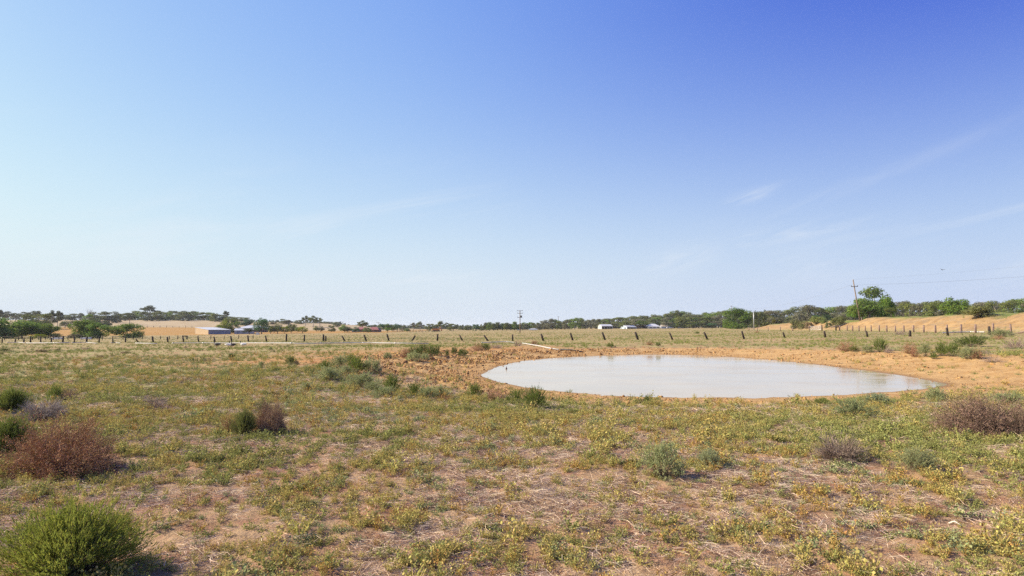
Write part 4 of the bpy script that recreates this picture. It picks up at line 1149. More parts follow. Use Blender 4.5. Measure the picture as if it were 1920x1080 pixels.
line('wire sagging left from the leaning power pole to the distant pole', aR + Vector((-.6, 0, 0)), P5 + Vector((0, 0, -.3)), 3.5)

# ------------------------------------------------------------------ buildings
M['tan_wall'] = sheet_metal('tan_wall_sheet', (.40, .29, .17)); M['blue_wall'] = sheet_metal('blue_wall_sheet', (.13, .185, .29))
M['slate_wall'] = sheet_metal('slate_wall_sheet', (.24, .29, .37)); M['zinc_roof'] = sheet_metal('zinc_roof_sheet', (.46, .46, .48), .38); M['white_wall'] = sheet_metal('white_wall_sheet', (.46, .46, .47))
M['red_roof'] = sheet_metal('red_roof_sheet', (.25, .085, .065), .6); M['brick'] = simple('brick_wall', (.22, .12, .085), .9, .25, 3); M['cream_roof'] = sheet_metal('cream_roof_sheet', (.48, .40, .30))
M['brown_wall'] = sheet_metal('brown_wall_sheet', (.16, .095, .07)); M['grey_roof'] = sheet_metal('grey_roof_sheet', (.42, .43, .46)); M['pale_blue'] = sheet_metal('pale_blue_wall_sheet', (.50, .58, .66))
M['orange'] = simple('orange_paint', (.52, .17, .025), .5, .1, 3); M['white_paint'] = simple('white_paint', (.60, .60, .60), .3, .04, 3); M['tyre'] = simple('tyre_rubber', (.02, .02, .02), .9, .2, 5)
def slab(p0, p1, z0, h0, h1, th=.12):
    """upright wall from p0 to p1 (plan), foot z0, tops h0 and h1"""
    mb = MB(); d = (Vector((p1[0], p1[1], 0)) - Vector((p0[0], p0[1], 0))).normalized(); n = Vector((-d.y, d.x, 0)) * th
    a = Vector((p0[0], p0[1], z0)); b = Vector((p1[0], p1[1], z0))
    mb.hexa([a, b, b + n, a + n, Vector((a.x, a.y, h0)), Vector((b.x, b.y, h1)), Vector((b.x + n.x, b.y + n.y, h1)), Vector((a.x + n.x, a.y + n.y, h0))])
    return mb
def roof_plate(c, th=.14, over=.35):
    """c: four corners of a plane, pushed out by the eaves overhang"""
    c = [Vector(p) for p in c]; m = sum(c, Vector()) / 4
    c = [p + (p - m).normalized() * over for p in c]
    mb = MB(); up = Vector((0, 0, th)); mb.hexa([*c, *[p + up for p in c]]); return mb
def shed(name, label, A, B, C, z0, hA, hB, hC, hD, mats, ridge=None, bays=0, door=None, cat='shed'):
    """A back-left, B front-left, C front-right in plan; heights of the wall tops; ridge = extra height of a gable over the left and right ends"""
    D = (A[0] + C[0] - B[0], A[1] + C[1] - B[1]); side, front, roof = mats
    t = thing(name, label, cat, (B[0], B[1], z0)); o = Vector((B[0], B[1], z0)); l = lambda p: (p[0] - o.x, p[1] - o.y)
    A, B, C, D = map(l, (A, B, C, D)); hA, hB, hC, hD = (h - z0 for h in (hA, hB, hC, hD)); zb = -.3
    def P(p, h): return Vector((p[0], p[1], h))
    if ridge is None:
        link('side_wall', slab(A, B, zb, hA, hB).mesh('side_wall', side), t); link('side_wall', slab(C, D, zb, hC, hD).mesh('side_wall', side), t)
        link('roof', roof_plate([P(A, hA), P(B, hB), P(C, hC), P(D, hD)]).mesh('roof', roof), t)
    else:
        mAB = ((A[0] + B[0]) / 2, (A[1] + B[1]) / 2); mCD = ((C[0] + D[0]) / 2, (C[1] + D[1]) / 2); hr = max(hA, hB) + ridge
        for p, q, m, h0, h1 in ((A, B, mAB, hA, hB), (C, D, mCD, hC, hD)):
            mb = slab(p, m, zb, h0, hr); m2 = slab(m, q, zb, hr, h1); mb.add(m2.v, m2.f); link('gable_wall', mb.mesh('gable_wall', side), t)
        link('roof', roof_plate([P(B, hB), P(C, hC), P(mCD, hr), P(mAB, hr)], .12, .25).mesh('roof', roof), t)
        link('roof', roof_plate([P(mAB, hr), P(mCD, hr), P(D, hD), P(A, hA)], .12, .25).mesh('roof', roof), t)
    link('back_wall', slab(D, A, zb, hD, hA).mesh('back_wall', front), t)
    if bays:
        d = Vector((C[0] - B[0], C[1] - B[1], 0)); n = Vector((-d.y, d.x, 0)).normalized()
        bk = n * 3.0
        link('bay_shade_sheet', slab((B[0] + bk.x, B[1] + bk.y), (C[0] + bk.x, C[1] + bk.y), zb, hB - .2, hC - .2).mesh('bay_shade_sheet', M['dark']), t)  # near-black sheet stands in for the shade deep in the open bays
        for k in range(bays + 1):
            q = Vector((B[0], B[1], 0)) + d * (k / bays); mb = MB(); mb.box(q.x - .14, q.x + .14, q.y, q.y + .28, zb, min(hB, hC)); link('column', mb.mesh('column', M['steel']), t)
        link('fascia', slab(B, C, hB - .55, hB, hC).mesh('fascia', roof), t)
    else:
        link('front_wall', slab(B, C, zb, hB, hC).mesh('front_wall', front), t)
        if door:
            d = Vector((C[0] - B[0], C[1] - B[1], 0)); n = Vector((d.y, -d.x, 0)).normalized() * .06
            for f0, f1, hz, mt in door:
                p = (B[0] + d.x * f0 + n.x, B[1] + d.y * f0 + n.y); q = (B[0] + d.x * f1 + n.x, B[1] + d.y * f1 + n.y)
                link('door', slab(p, q, 0, hz, hz, .05).mesh('door', mt), t)
    return t
def D_(px, Y): return at_depth(px, Y)
def zz(px, py, Y): return z_at(px, py, Y)
shed('farm_shed', 'big low shed with tan end wall, blue front and pale roof by the orange field', D_(366, 356), D_(391, 340), D_(433, 346), zz(391, 627.3, 340), zz(366, 614.2, 356), zz(391, 618.6, 340), zz(433, 618.6, 346), zz(408, 614.2, 362),
     (M['tan_wall'], M['blue_wall'], M['zinc_roof']), door=[(.42, .44, 2.2, M['slate_wall']), (.70, .72, 2.2, M['slate_wall'])])
shed('farm_shed', 'smaller blue shed with pale roof just right of the big tan and blue shed', D_(444, 356), D_(439.5, 345), D_(474, 347), zz(439, 626.4, 345), zz(444, 619.4, 356), zz(439.5, 619.6, 345), zz(474, 619.6, 347), zz(478, 619.4, 358),
     (M['slate_wall'], M['slate_wall'], M['zinc_roof']), ridge=1.0, door=[(.1, .3, 2.0, M['blue_wall']), (.38, .58, 2.0, M['blue_wall'])])
def house(label, pxl, pxr, eave, ridge, base, Y, wall, roof, depth=9, wins=4, hip=.28):
    """hip roofed house facing the camera"""
    xl, _ = at_depth(pxl, Y); xr, _ = at_depth(pxr, Y); z0 = zz(pxl, base, Y); he = zz(pxl, eave, Y) - z0; hr = zz(pxl, ridge, Y) - z0; w = xr - xl
    t = thing('house', label, 'house', (xl, Y, z0))
    for a, b in (((0, 0), (w, 0)), ((w, 0), (w, depth)), ((w, depth), (0, depth)), ((0, depth), (0, 0))):
        link('wall', slab(a, b, -.3, he, he).mesh('wall', wall), t)
    o = .5; mb = MB(); r0 = Vector((w * hip, depth / 2, hr)); r1 = Vector((w * (1 - hip), depth / 2, hr))
    c = [Vector((-o, -o, he)), Vector((w + o, -o, he)), Vector((w + o, depth + o, he)), Vector((-o, depth + o, he))]
    mb.add([*c, r0, r1], [(0, 1, 5, 4), (1, 2, 5), (2, 3, 4, 5), (3, 0, 4), (3, 2, 1, 0)]); link('roof', mb.mesh('roof', roof), t)
    for k in range(wins):
        x = w * (k + .6) / (wins + .2); mb = MB(); mb.box(x - .6, x + .6, -.06, .02, he * .35, he * .82); link('window', mb.mesh('window', M['glass']), t)
    return t
house('grey roofed house half hidden behind the emerald tree', 446, 486, 615.2, 610, 622, 385, M['brick'], M['zinc_roof'], 14)
hr = house('red roofed brick house behind green bushes', 660, 692, 617.5, 613.2, 622.5, 405, M['brick'], M['red_roof'], 10)
house('red roofed wing at the right end of the red roofed house', 690, 709.5, 618.2, 613, 622.3, 396, M['brick'], M['red_roof'], 8, 2)
shed('farm_shed', 'white roofed open front shed, leftmost of the farm sheds under the forest', D_(1121, 462), D_(1128.5, 450), D_(1148.5, 450), zz(1128, 617.3, 450), zz(1121, 611.2, 462), zz(1128.5, 611.2, 450), zz(1148.5, 611.2, 450), zz(1141, 611.2, 462), (M['white_wall'], M['white_wall'], M['white_wall']), ridge=1.1, bays=4)
shed('farm_shed', 'pale blue gabled shed with dark openings left of the brown shed', D_(1162.5, 462), D_(1176, 450), D_(1193, 454), zz(1176, 616.8, 450), zz(1162.5, 612.4, 462), zz(1176, 612.8, 450), zz(1193, 612.8, 454), zz(1181, 612.4, 466), (M['pale_blue'], M['pale_blue'], M['zinc_roof']), ridge=.9, bays=3)
shed('farm_shed', 'tall brown shed with flat grey roof beside the pale blue one', D_(1196, 472), D_(1193.5, 462), D_(1208.5, 462), zz(1193, 616.3, 462), zz(1196, 608.8, 472), zz(1193.5, 609.6, 462), zz(1208.5, 609.6, 462), zz(1210, 608.8, 472), (M['brown_wall'], M['brown_wall'], M['grey_roof']), door=[(.5, .95, 2.3, M['dark'])])
house('white roofed farmhouse with wide hip roof under the forest', 1216, 1238, 612.2, 607, 616.2, 455, M['grey_roof'], M['white_wall'], 12, 3, .32)
shed('house_wing', 'cream roofed wing with white gable at the right of the white farmhouse', D_(1238, 466), D_(1240, 452), D_(1252, 452), zz(1240, 615.9, 452), zz(1238, 611.2, 466), zz(1240, 612, 452), zz(1252, 612, 452), zz(1250, 611.2, 466), (M['white_wall'], M['slate_wall'], M['cream_roof']), ridge=.9, cat='building')
shed('carport', 'low cream roofed carport at the forest foot right of the farmhouse', D_(1272, 470), D_(1272, 460), D_(1290, 460), zz(1272, 615.6, 460), zz(1272, 613.0, 470), zz(1272, 613.6, 460), zz(1290, 613.6, 460), zz(1290, 613.0, 470), (M['slate_wall'], M['slate_wall'], M['cream_roof']), bays=3, cat='carport')
house('little white house showing between trees right of the central power pole', 992, 1008, 617.6, 616, 619.9, 470, M['white_wall'], M['white_wall'], 7, 2)
shed('farm_shed', 'tiny white shed at the foot of the central power pole', D_(970, 466), D_(969.5, 460), D_(975.8, 460), zz(970, 620.2, 460), zz(970, 618, 466), zz(969.5, 618.2, 460), zz(975.8, 618.2, 460), zz(976, 618, 466), (M['white_wall'], M['white_wall'], M['white_wall']))
def car(label, px, py, Y, mat, length=4.6, rz=0, ute=False):
    x, y = at_depth(px, Y); t = thing('parked_car', label, 'car', (x, y, max(H(x, y), zz(px, py, Y) - .02)), None, rz); L = length / 2
    mb = MB(); mb.hexa([(-L, -.85, .35), (L, -.85, .35), (L, .85, .35), (-L, .85, .35), (-L, -.82, .95), (L - .1, -.82, .85), (L - .1, .82, .85), (-L, .82, .95)]); link('body', mb.mesh('body', mat), t)
    mb = MB(); a = -.2 if ute else -L + .3; mb.hexa([(a, -.78, .93), (L - 1.3, -.78, .93), (L - 1.3, .78, .93), (a, .78, .93), (a + .25, -.65, 1.5), (L - 1.95, -.65, 1.5), (L - 1.95, .65, 1.5), (a + .25, .65, 1.5)]); link('cabin', mb.mesh('cabin', M['glass']), t)
    mb = MB(); mb.box(a + .22, L - 1.92, -.67, .67, 1.502, 1.56); link('car_roof', mb.mesh('car_roof', mat), t)
    for sx in (-L + .85, L - .85):
        for sy in (-.86, .66):
            mb = MB(); mb.tube([(sx, sy, .34), (sx, sy + .2, .34)], .34, 12); link('wheel', mb.mesh('wheel', M['tyre']), t)
car('white car parked left of the red roofed house', 667, 622.4, 385, M['white_paint'])
car('pale car parked at the right end of the white farmhouse', 1256, 615.6, 450, M['white_paint'])
def trough(label, px, py, Y, L=2.6, w=.7, h=.5):
    x, y = at_depth(px, Y); t = thing('water_trough', label, 'trough', (x, y, H(x, y))); mb = MB()
    for a, b, c, d in ((0, L, 0, .08), (0, L, w - .08, w), (0, .08, .08, w - .08), (L - .08, L, .08, w - .08)): mb.box(a, b, c, d, 0, h)
    link('basin', mb.mesh('basin', M['white_paint']), t); mb = MB(); mb.box(.08, L - .08, .08, w - .08, .02, h - .12); link('trough_water', mb.mesh('trough_water', M['glass']), t)
trough('white trough under the twin-crowned left tree', 152, 634, 172)
trough('white trough behind the rail fence under the left edge trees', 98, 634, 172)
trough('small white tank at the gate right of the blue shed', 480, 625, 300, 1.3, 1.0, 1.1)
def digger():
    x, y = at_depth(818, 420); t = thing('digger', 'orange digger parked at the tree line left of the planted row', 'digger', (x, y, zz(818, 621.5, 420)))
    mb = MB(); mb.box(-2.6, 2.2, -1.1, 1.1, .75, 2.0); link('body', mb.mesh('body', M['orange']), t)
    mb = MB(); mb.box(-.6, 1.0, -.8, .8, 2.0, 3.0); link('cab', mb.mesh('cab', M['glass']), t)
    for sy in (-1.2, .8):
        mb = MB(); mb.box(-2.8, 2.4, sy, sy + .45, 0, .75); link('track', mb.mesh('track', M['tyre']), t)
    mb = MB(); mb.tube([(1.8, 0, 1.6), (3.0, 0, 3.0), (3.6, 0, 1.6)], [.28, .22, .16], 6); b = link('boom', mb.mesh('boom', M['orange']), t)
    mb = MB(); mb.hexa([(3.2, -.5, .5), (4.1, -.5, .3), (4.1, .5, .3), (3.2, .5, .5), (3.3, -.5, 1.4), (3.9, -.5, 1.6), (3.9, .5, 1.6), (3.3, .5, 1.4)]); link('bucket', mb.mesh('bucket', M['orange']), b)
digger()
for i, px in enumerate([739, 744.5, 750, 756, 768, 774, 780, 786, 792, 798, 804, 810]):
    plant_bush(px, 621.8, 6, 4.6, 'twig', 'pale straw tussock in the row before the flat skyline trees', (.42, .33, .20), 'row of pale tussocks', Y=415, name='tussock')

# ------------------------------------------------------------------ birds
M['g_dark'] = simple('dark_feathers', (.045, .040, .038), .8, .3, 20); M['g_white'] = simple('white_feathers', (.72, .70, .66), .85, .08, 20); M['g_grey'] = simple('grey_feathers', (.20, .17, .15), .85, .3, 16)
M['beak'] = simple('orange_beak', (.45, .16, .03), .5, .1, 10)
def goose(px, py, label, face=1, body='g_grey', neck='g_dark', wing='g_dark', up=1.0, s=1.0):
    x, y = ground_hit(px, py)
    t = thing('goose', label, 'goose', (x, y, H(x, y)), 'geese on the plain', 0 if face > 0 else math.pi, (s, s, s))
    pts = [(-.40, 0, .36), (-.30, 0, .36), (-.16, 0, .34), (.02, 0, .34), (.16, 0, .38), (.23, 0, .46), (.255, 0, .56), (.26, 0, .30 + .38 * up), (.275, 0, .33 + .42 * up), (.33, 0, .32 + .43 * up), (.36, 0, .31 + .43 * up)]
    rad = [.02, .075, .135, .15, .115, .065, .042, .036, .05, .042, .02]
    mb = MB(); mb.tube(pts, rad, 10, flat=[1.3, 1.15, 1.05, 1, .95, .9, .9, .9, .9, .8, .8])
    F = len(mb.f); mb.mi = [(1 if (k // 10) >= 5 else 0) for k in range(F - 2)] + [0, 1]
    link('body', mb.mesh('body', [M[body], M[neck]], True), t)
    mb = MB(); mb.tube([(.355, 0, .31 + .43 * up), (.43, 0, .29 + .43 * up)], [.022, .008], 6); link('beak', mb.mesh('beak', M['beak']), t)
    for sy in (-1, 1):
        mb = MB(); mb.tube([(-.44, sy * .06, .39), (-.22, sy * .125, .40), (.0, sy * .14, .39), (.12, sy * .11, .39)], [.015, .075, .09, .03], 8, flat=[.4] * 4); link('wing', mb.mesh('wing', M[wing], True), t)
        mb = MB(); mb.tube([(-.02, sy * .06, .24), (-.03, sy * .06, .10), (-.01, sy * .06, .015)], [.022, .014, .014], 6); mb.hexa([(-.03, sy * .06 - .015, 0), (.09, sy * .06 - .05, 0), (.09, sy * .06 + .05, 0), (-.03, sy * .06 + .015, 0), (-.03, sy * .06 - .01, .02), (.08, sy * .06 - .04, .012), (.08, sy * .06 + .04, .012), (-.03, sy * .06 + .01, .02)])
        link('leg', mb.mesh('leg', M['beak'], False), t)
goose(406, 651.8, 'brown-winged goose with raised dark neck, leftmost on the plain', -1, s=1.0)
goose(429, 652.4, 'white-bodied goose with dark neck, front one of the middle pair', 1, 'g_white', 'g_dark', 'g_white', .95, .95)
goose(434.5, 651.8, 'dark-winged goose standing behind the white one of the middle pair', -1, 'g_grey', 'g_dark', 'g_dark', 1.0, 1.0)
goose(455, 652.2, 'white goose with dark head, rightmost on the plain', -1, 'g_white', 'g_dark', 'g_white', .9, .92)
def flier(px, py, Y, span, label, bank=.3):
    d = ray(px, py); k = Y / d[1]; t = thing('flying_bird', label, 'bird', (d[0] * k, d[1] * k, EYE + d[2] * k), None, .5); t.rotation_euler = (bank, .1, .5); u = span
    mb = MB(); mb.tube([(-.36 * u, 0, 0), (-.2 * u, 0, 0), (0, 0, .01 * u), (.15 * u, 0, .01 * u), (.22 * u, 0, .02 * u), (.27 * u, 0, .015 * u)], [.05 * u, .045 * u, .075 * u, .055 * u, .045 * u, .01 * u], 8); link('body', mb.mesh('body', M['g_dark'], True), t)
    for s in (-1, 1):
        mb = MB(); mb.hexa([(-.12 * u, s * .04 * u, 0), (.10 * u, s * .04 * u, 0), (.06 * u, s * .5 * u, .22 * u), (-.06 * u, s * .5 * u, .22 * u), (-.12 * u, s * .04 * u, .02 * u), (.10 * u, s * .04 * u, .025 * u), (.06 * u, s * .5 * u, .23 * u), (-.06 * u, s * .5 * u, .23 * u)]); link('wing', mb.mesh('wing', M['g_dark']), t)
flier(1767, 506, 95, .75, 'small dark bird flying in the sky over the earth bank')

# ------------------------------------------------------------------ small things
def stump():
    x, y = on_plane(949.5, 692, WZ); t = thing('stump', 'small grey stump sticking out of the water at the left end of the pond', 'stump', (x, y, WZ - .1))
    mb = MB(); s = m_per_px(y)
    for k in range(9):
        a = k * .7; q = 4.2 * s * (.3 + .7 * random.random()); mb.tube([(math.cos(a) * q, math.sin(a) * q, 0), (math.cos(a) * q * .4, math.sin(a) * q * .4, 4 * s), (random.uniform(-.5, .5) * s, 0, (5 + 4 * random.random()) * s)], [1.1 * s, .9 * s, .3 * s], 6)
    link('wood', mb.mesh('wood', M['grey_post'], True), t)
stump()
M['bleached'] = simple('bleached_wood', (.52, .46, .39), .8, .1, 10)
def stick(label, x0, y0, x1, y1, rad, mat='bleached'):
    a = v3(*ground_hit(x0, y0)); b = v3(*ground_hit(x1, y1)); t = thing('fallen_stick', label, 'stick', a + Vector((0, 0, rad)))
    mb = MB(); d = b - a; mb.tube([Vector((0, 0, 0)), d * .45 + Vector((0, .01, .025)), d], [rad, rad * .9, rad * .5], 6); link('wood', mb.mesh('wood', M[mat], True), t)
stick('short white stick lying in the straw at the lower right', 1779, 974, 1806, 981, .008)
stick('short white stick on the soil right of the rusty shrub', 389, 905, 414, 909, .010)
stick('thin pale stick slanting right of the upright foreground plant', 1313, 829, 1352, 819, .012)
# ------------------------------------------------------------------ ground cover nobody could count
SRC = {}
def source(coll, name, me):
    if coll not in SRC: SRC[coll] = bpy.data.collections.new(coll)
    o = bpy.data.objects.new(name, me); SRC[coll].objects.link(o)
L_ = {}
L_['weed_green'] = leafmat('weed_leaf_green', .25, .7, 1.35, fixed=(.275, .275, .088)); L_['weed_yellow'] = leafmat('weed_leaf_yellow', .25, .7, 1.35, fixed=(.390, .325, .105))
L_['weed_ochre'] = leafmat('weed_leaf_ochre', .2, .7, 1.3, fixed=(.390, .255, .078)); L_['weed_grey'] = leafmat('weed_leaf_grey', .2, .75, 1.3, fixed=(.250, .270, .120))
L_['straw'] = leafmat('dry_straw', .1, .6, 1.35, fixed=(.62, .475, .345)); L_['straw_dark'] = leafmat('dead_stalks_and_shade', .05, .6, 1.4, fixed=(.185, .112, .078))  # dead stalks, coloured dark to double as tiny shadows in the litter
L_['grass'] = leafmat('plain_grass', .25, .7, 1.3, fixed=(.255, .272, .082)); L_['grass_dry'] = leafmat('plain_dry_grass', .2, .7, 1.3, fixed=(.410, .320, .160)); L_['grass_dark'] = leafmat('plain_dark_plant', .2, .7, 1.3, fixed=(.150, .165, .058))
def weed(seed, mat, n=15, leaves=11, r0=.095, h0=.085, leaf=.0118):
    r = np.random.default_rng(seed); th = r.uniform(0, 6.28, n); q = r.uniform(.25, 1, n)
    tip = np.stack([np.cos(th) * q * r0, np.sin(th) * q * r0, h0 * r.uniform(.35, 1.1, n) * (1.15 - .5 * q)], 1)
    base = tip * [.12, .12, 0]
    d = tip - base; L = np.linalg.norm(d, axis=1)
    a = blades(r, base, unit(d), L, .0045, .15)
    i = np.repeat(np.arange(n), leaves); t = r.uniform(.3, 1.1, len(i))[:, None]
    P = base[i] + d[i] * t + rnd_dir(r, len(i)) * .012
    b = cards(r, P, unit(rnd_dir(r, len(i)) + [0, 0, .55]), r.uniform(.7, 1.3, len(i)) * leaf, 1.7)
    V, T = join(a, b); V[:, 2] = np.maximum(V[:, 2], 0.001)
    return mesh_tri('weed', V, T, [mat])
def straw(seed, mat, n=42, R0=.16, comb=.0, w=.0030):
    r = np.random.default_rng(seed); P = np.stack([r.normal(0, R0 * .5, n), r.normal(0, R0 * .5, n), r.uniform(.002, .022, n)], 1)
    a = r.uniform(0, 6.28, n) * (1 - comb) + comb * (-.5)
    d = unit(np.stack([np.cos(a), np.sin(a), r.normal(0, .10, n)], 1))
    V, T = blades(r, P, d, r.uniform(.05, .20, n), w, .22); V[:, 2] = np.maximum(V[:, 2], .002)
    return mesh_tri('straw', V, T, [mat])
def tuft(seed, mat, n=34, h=.20, R0=.07, w=.008):
    r = np.random.default_rng(seed); th = r.uniform(0, 6.28, n); q = r.uniform(0, 1, n)
    P = np.stack([np.cos(th) * q * R0, np.sin(th) * q * R0, np.zeros(n)], 1); d = unit(np.stack([np.cos(th) * q * .9, np.sin(th) * q * .9, np.ones(n)], 1) + r.normal(0, .25, (n, 3)))
    V, T = blades(r, P, d, r.uniform(.5, 1.1, n) * h, w, .3); V[:, 2] = np.maximum(V[:, 2], .0)
    return mesh_tri('tuft', V, T, [mat])
def clod(seed, mat):
    r = np.random.default_rng(seed); t = (1 + 5 ** .5) / 2
    V = np.array([(-1, t, 0), (1, t, 0), (-1, -t, 0), (1, -t, 0), (0, -1, t), (0, 1, t), (0, -1, -t), (0, 1, -t), (t, 0, -1), (t, 0, 1), (-t, 0, -1), (-t, 0, 1)], float) / 1.9
    T = np.array([(0, 11, 5), (0, 5, 1), (0, 1, 7), (0, 7, 10), (0, 10, 11), (1, 5, 9), (5, 11, 4), (11, 10, 2), (10, 7, 6), (7, 1, 8), (3, 9, 4), (3, 4, 2), (3, 2, 6), (3, 6, 8), (3, 8, 9), (4, 9, 5), (2, 4, 11), (6, 2, 10), (8, 6, 7), (9, 8, 1)])
    V = V * (1 + r.normal(0, .22, (12, 1))) * [1, .8, .45]
    return mesh_tri('clod', V * .042, T, [mat])
M['clod'] = simple('mud_clod', (.36, .20, .075), .95, .35, 12, bump=.01); M['clod_dark'] = simple('shade_dark_mud_clod', (.22, .115, .045), .95, .3, 12)  # dark clods also carry the shadows of the trampled mud in their colour
for k in range(3):
    source('weeds_near', 'a%d' % k, weed(10 + k, L_['weed_green'])); source('weeds_near', 'b%d' % k, weed(20 + k, L_['weed_yellow'], 13, 8, .085, .10))
for k in range(2):
    source('weeds_near', 'c%d' % k, weed(30 + k, L_['weed_ochre'], 11, 7, .075, .10)); source('weeds_near', 'd%d' % k, weed(40 + k, L_['weed_grey'], 14, 8, .095, .07))
for k in range(3): source('litter', 'a%d' % k, straw(50 + k, L_['straw']))
for k in range(2): source('litter', 'b%d' % k, straw(60 + k, L_['straw_dark'], 34, .14)); source('litter', 'c%d' % k, straw(65 + k, L_['straw'], 40, .18, .75))
for k in range(2):
    source('plain', 'a%d' % k, tuft(70 + k, L_['grass'])); source('plain', 'b%d' % k, tuft(75 + k, L_['grass_dry'], 30, .17)); source('plain', 'c%d' % k, tuft(80 + k, L_['grass_dark'], 40, .20, .13)); source('plain', 'd%d' % k, tuft(85 + k, L_['weed_grey'], 36, .15, .12))
for k in range(2): source('clods', 'a%d' % k, clod(90 + k, M['clod'])); source('clods', 'b%d' % k, clod(95 + k, M['clod_dark']))

def scatter(name, label, coll, P, scale, idx, tilt=.15, norm=None):
    n = len(P); me = bpy.data.meshes.new(name); me.vertices.add(n); me.vertices.foreach_set('co', P.astype(np.float32).ravel())
    rot = np.stack([rng.normal(0, tilt, n), rng.normal(0, tilt, n), rng.uniform(0, 6.28, n)], 1) if norm is None else norm
    a = me.attributes.new('turn', 'FLOAT_VECTOR', 'POINT'); a.data.foreach_set('vector', rot.astype(np.float32).ravel())
    a = me.attributes.new('size', 'FLOAT', 'POINT'); a.data.foreach_set('value', scale.astype(np.float32))
    a = me.attributes.new('pick', 'INT', 'POINT'); a.data.foreach_set('value', idx.astype(np.int32))
    o = link(name, me); tag(o, label, kind='stuff')
    ng = bpy.data.node_groups.new(name, 'GeometryNodeTree'); ng.interface.new_socket('Geometry', in_out='INPUT', socket_type='NodeSocketGeometry'); ng.interface.new_socket('Geometry', in_out='OUTPUT', socket_type='NodeSocketGeometry')
    N = ng.nodes; gi = N.new('NodeGroupInput'); go = N.new('NodeGroupOutput'); ip = N.new('GeometryNodeInstanceOnPoints'); ci = N.new('GeometryNodeCollectionInfo')
    ci.inputs['Collection'].default_value = SRC[coll]; ci.inputs['Separate Children'].default_value = True; ci.inputs['Reset Children'].default_value = True
    ip.inputs['Pick Instance'].default_value = True
    def at(nm, ty):
        q = N.new('GeometryNodeInputNamedAttribute'); q.data_type = ty; q.inputs['Name'].default_value = nm; return q.outputs['Attribute']
    e = N.new('FunctionNodeEulerToRotation')
    lk = ng.links.new
    lk(gi.outputs[0], ip.inputs['Points']); lk(ci.outputs[0], ip.inputs['Instance']); lk(at('turn', 'FLOAT_VECTOR'), e.inputs[0]); lk(e.outputs[0], ip.inputs['Rotation'])
    lk(at('size', 'FLOAT'), ip.inputs['Scale']); lk(at('pick', 'INT'), ip.inputs['Instance Index']); lk(ip.outputs[0], go.inputs[0])
    md = o.modifiers.new('scatter', 'NODES'); md.node_group = ng
    return o
def sow(r0, r1, dens, half=47):
    """points over a sector of the ground round the viewpoint, dens per square metre"""
    area = R(2 * half) * .5 * (r1 * r1 - r0 * r0); n = int(area * dens)
    rr = np.sqrt(rng.uniform(r0 * r0, r1 * r1, n)); a = rng.uniform(-R(half), R(half), n)
    return rr * np.sin(a), rr * np.cos(a)
def keep(x, y, p):
    m = rng.uniform(0, 1, len(x)) < p
    return x[m], y[m]
def patch(x, y, s=0): return .30 * fbm(x * .55, y * .55, 100 + s, 3) + .70 * fbm(x * 3.1, y * 3.1, 120 + s, 3)
def weed_p(x, y):
    mk, d = masks(x, y); r = np.hypot(x, y); p = (.19 + .81 * sstep(.43, .66, patch(x, y))) * (1 - .25 * sstep(1, -3, x) * sstep(9, 6, r))
    p = p * (.62 + .38 * sstep(6, 10, r)) * (1 - .93 * mk['mud']) * (1 - .8 * mk['red']) * (d > .5)
    p = np.maximum(p, .10 * (d > 1.5)) * (1 - .55 * sstep(-4.5, -7, x) * sstep(14, 9, r) * sstep(.5, .6, fbm(x * .3, y * .3, 7, 2)))
    return p
PTS = []
def weeds():
    X = []; Y = []; S = []
    for r0, r1, den, s in ((2.2, 8, 330, .78), (8, 15, 215, .92), (15, 27, 60, 1.2), (27, 45, 9, 1.5)):
        x, y = sow(r0, r1, den); x, y = keep(x, y, weed_p(x, y)); X.append(x); Y.append(y); S.append(rng.lognormal(-.12, .36, len(x)) * s)
    X = np.concatenate(X); Y = np.concatenate(Y); S = np.concatenate(S)
    z = height(X, Y) - .004; c = -.10 * sstep(8, 12, np.hypot(X, Y)) * sstep(-2, 3, X) + fbm(X * .35, Y * .35, 140, 2) + rng.normal(0, .17, len(X))
    # names sort a0-2 green, b0-2 yellow, c0-1 ochre, d0-1 grey-green
    kind = np.where(c < .40, 0, np.where(c < .64, 1, np.where(c < .76, 2, 3)))
    idx = np.where(kind == 0, rng.integers(0, 3, len(X)), np.where(kind == 1, rng.integers(3, 6, len(X)), np.where(kind == 2, rng.integers(6, 8, len(X)), rng.integers(8, 10, len(X)))))
    scatter('weeds', 'low yellow-green weeds spreading over the foreground soil', 'weeds_near', np.stack([X, Y, z], 1), S, idx)
weeds()
def litter():
    X = []; Y = []; S = []
    for r0, r1, den, s in ((2.2, 8, 135, .85), (8, 15, 75, 1.0), (15, 25, 24, 1.4)):
        x, y = sow(r0, r1, den); d = pond_d(x, y); p = (1 - .75 * sstep(.45, .6, patch(x, y))) * (d > 3.5) * (.35 + .65 * sstep(.40, .58, fbm(x * .7, y * .7, 150, 3)))
        x, y = keep(x, y, p); X.append(x); Y.append(y); S.append(rng.uniform(.6, 1.3, len(x)) * s)
    X = np.concatenate(X); Y = np.concatenate(Y); S = np.concatenate(S)
    right = sstep(1.5, 4, X)
    u = rng.uniform(0, 1, len(X)); idx = np.where(u < .48 - .25 * right, rng.integers(0, 3, len(X)), np.where(u < .80 - .25 * right, rng.integers(3, 5, len(X)), rng.integers(5, 7, len(X))))
    rot = np.stack([rng.normal(0, .08, len(X)), rng.normal(0, .08, len(X)), np.where(idx >= 5, rng.normal(0, .35, len(X)), rng.uniform(0, 6.28, len(X)))], 1)
    scatter('straw_litter', 'pale dead straw lying over the foreground soil', 'litter', np.stack([X, Y, height(X, Y)], 1), S, idx, norm=rot)
litter()
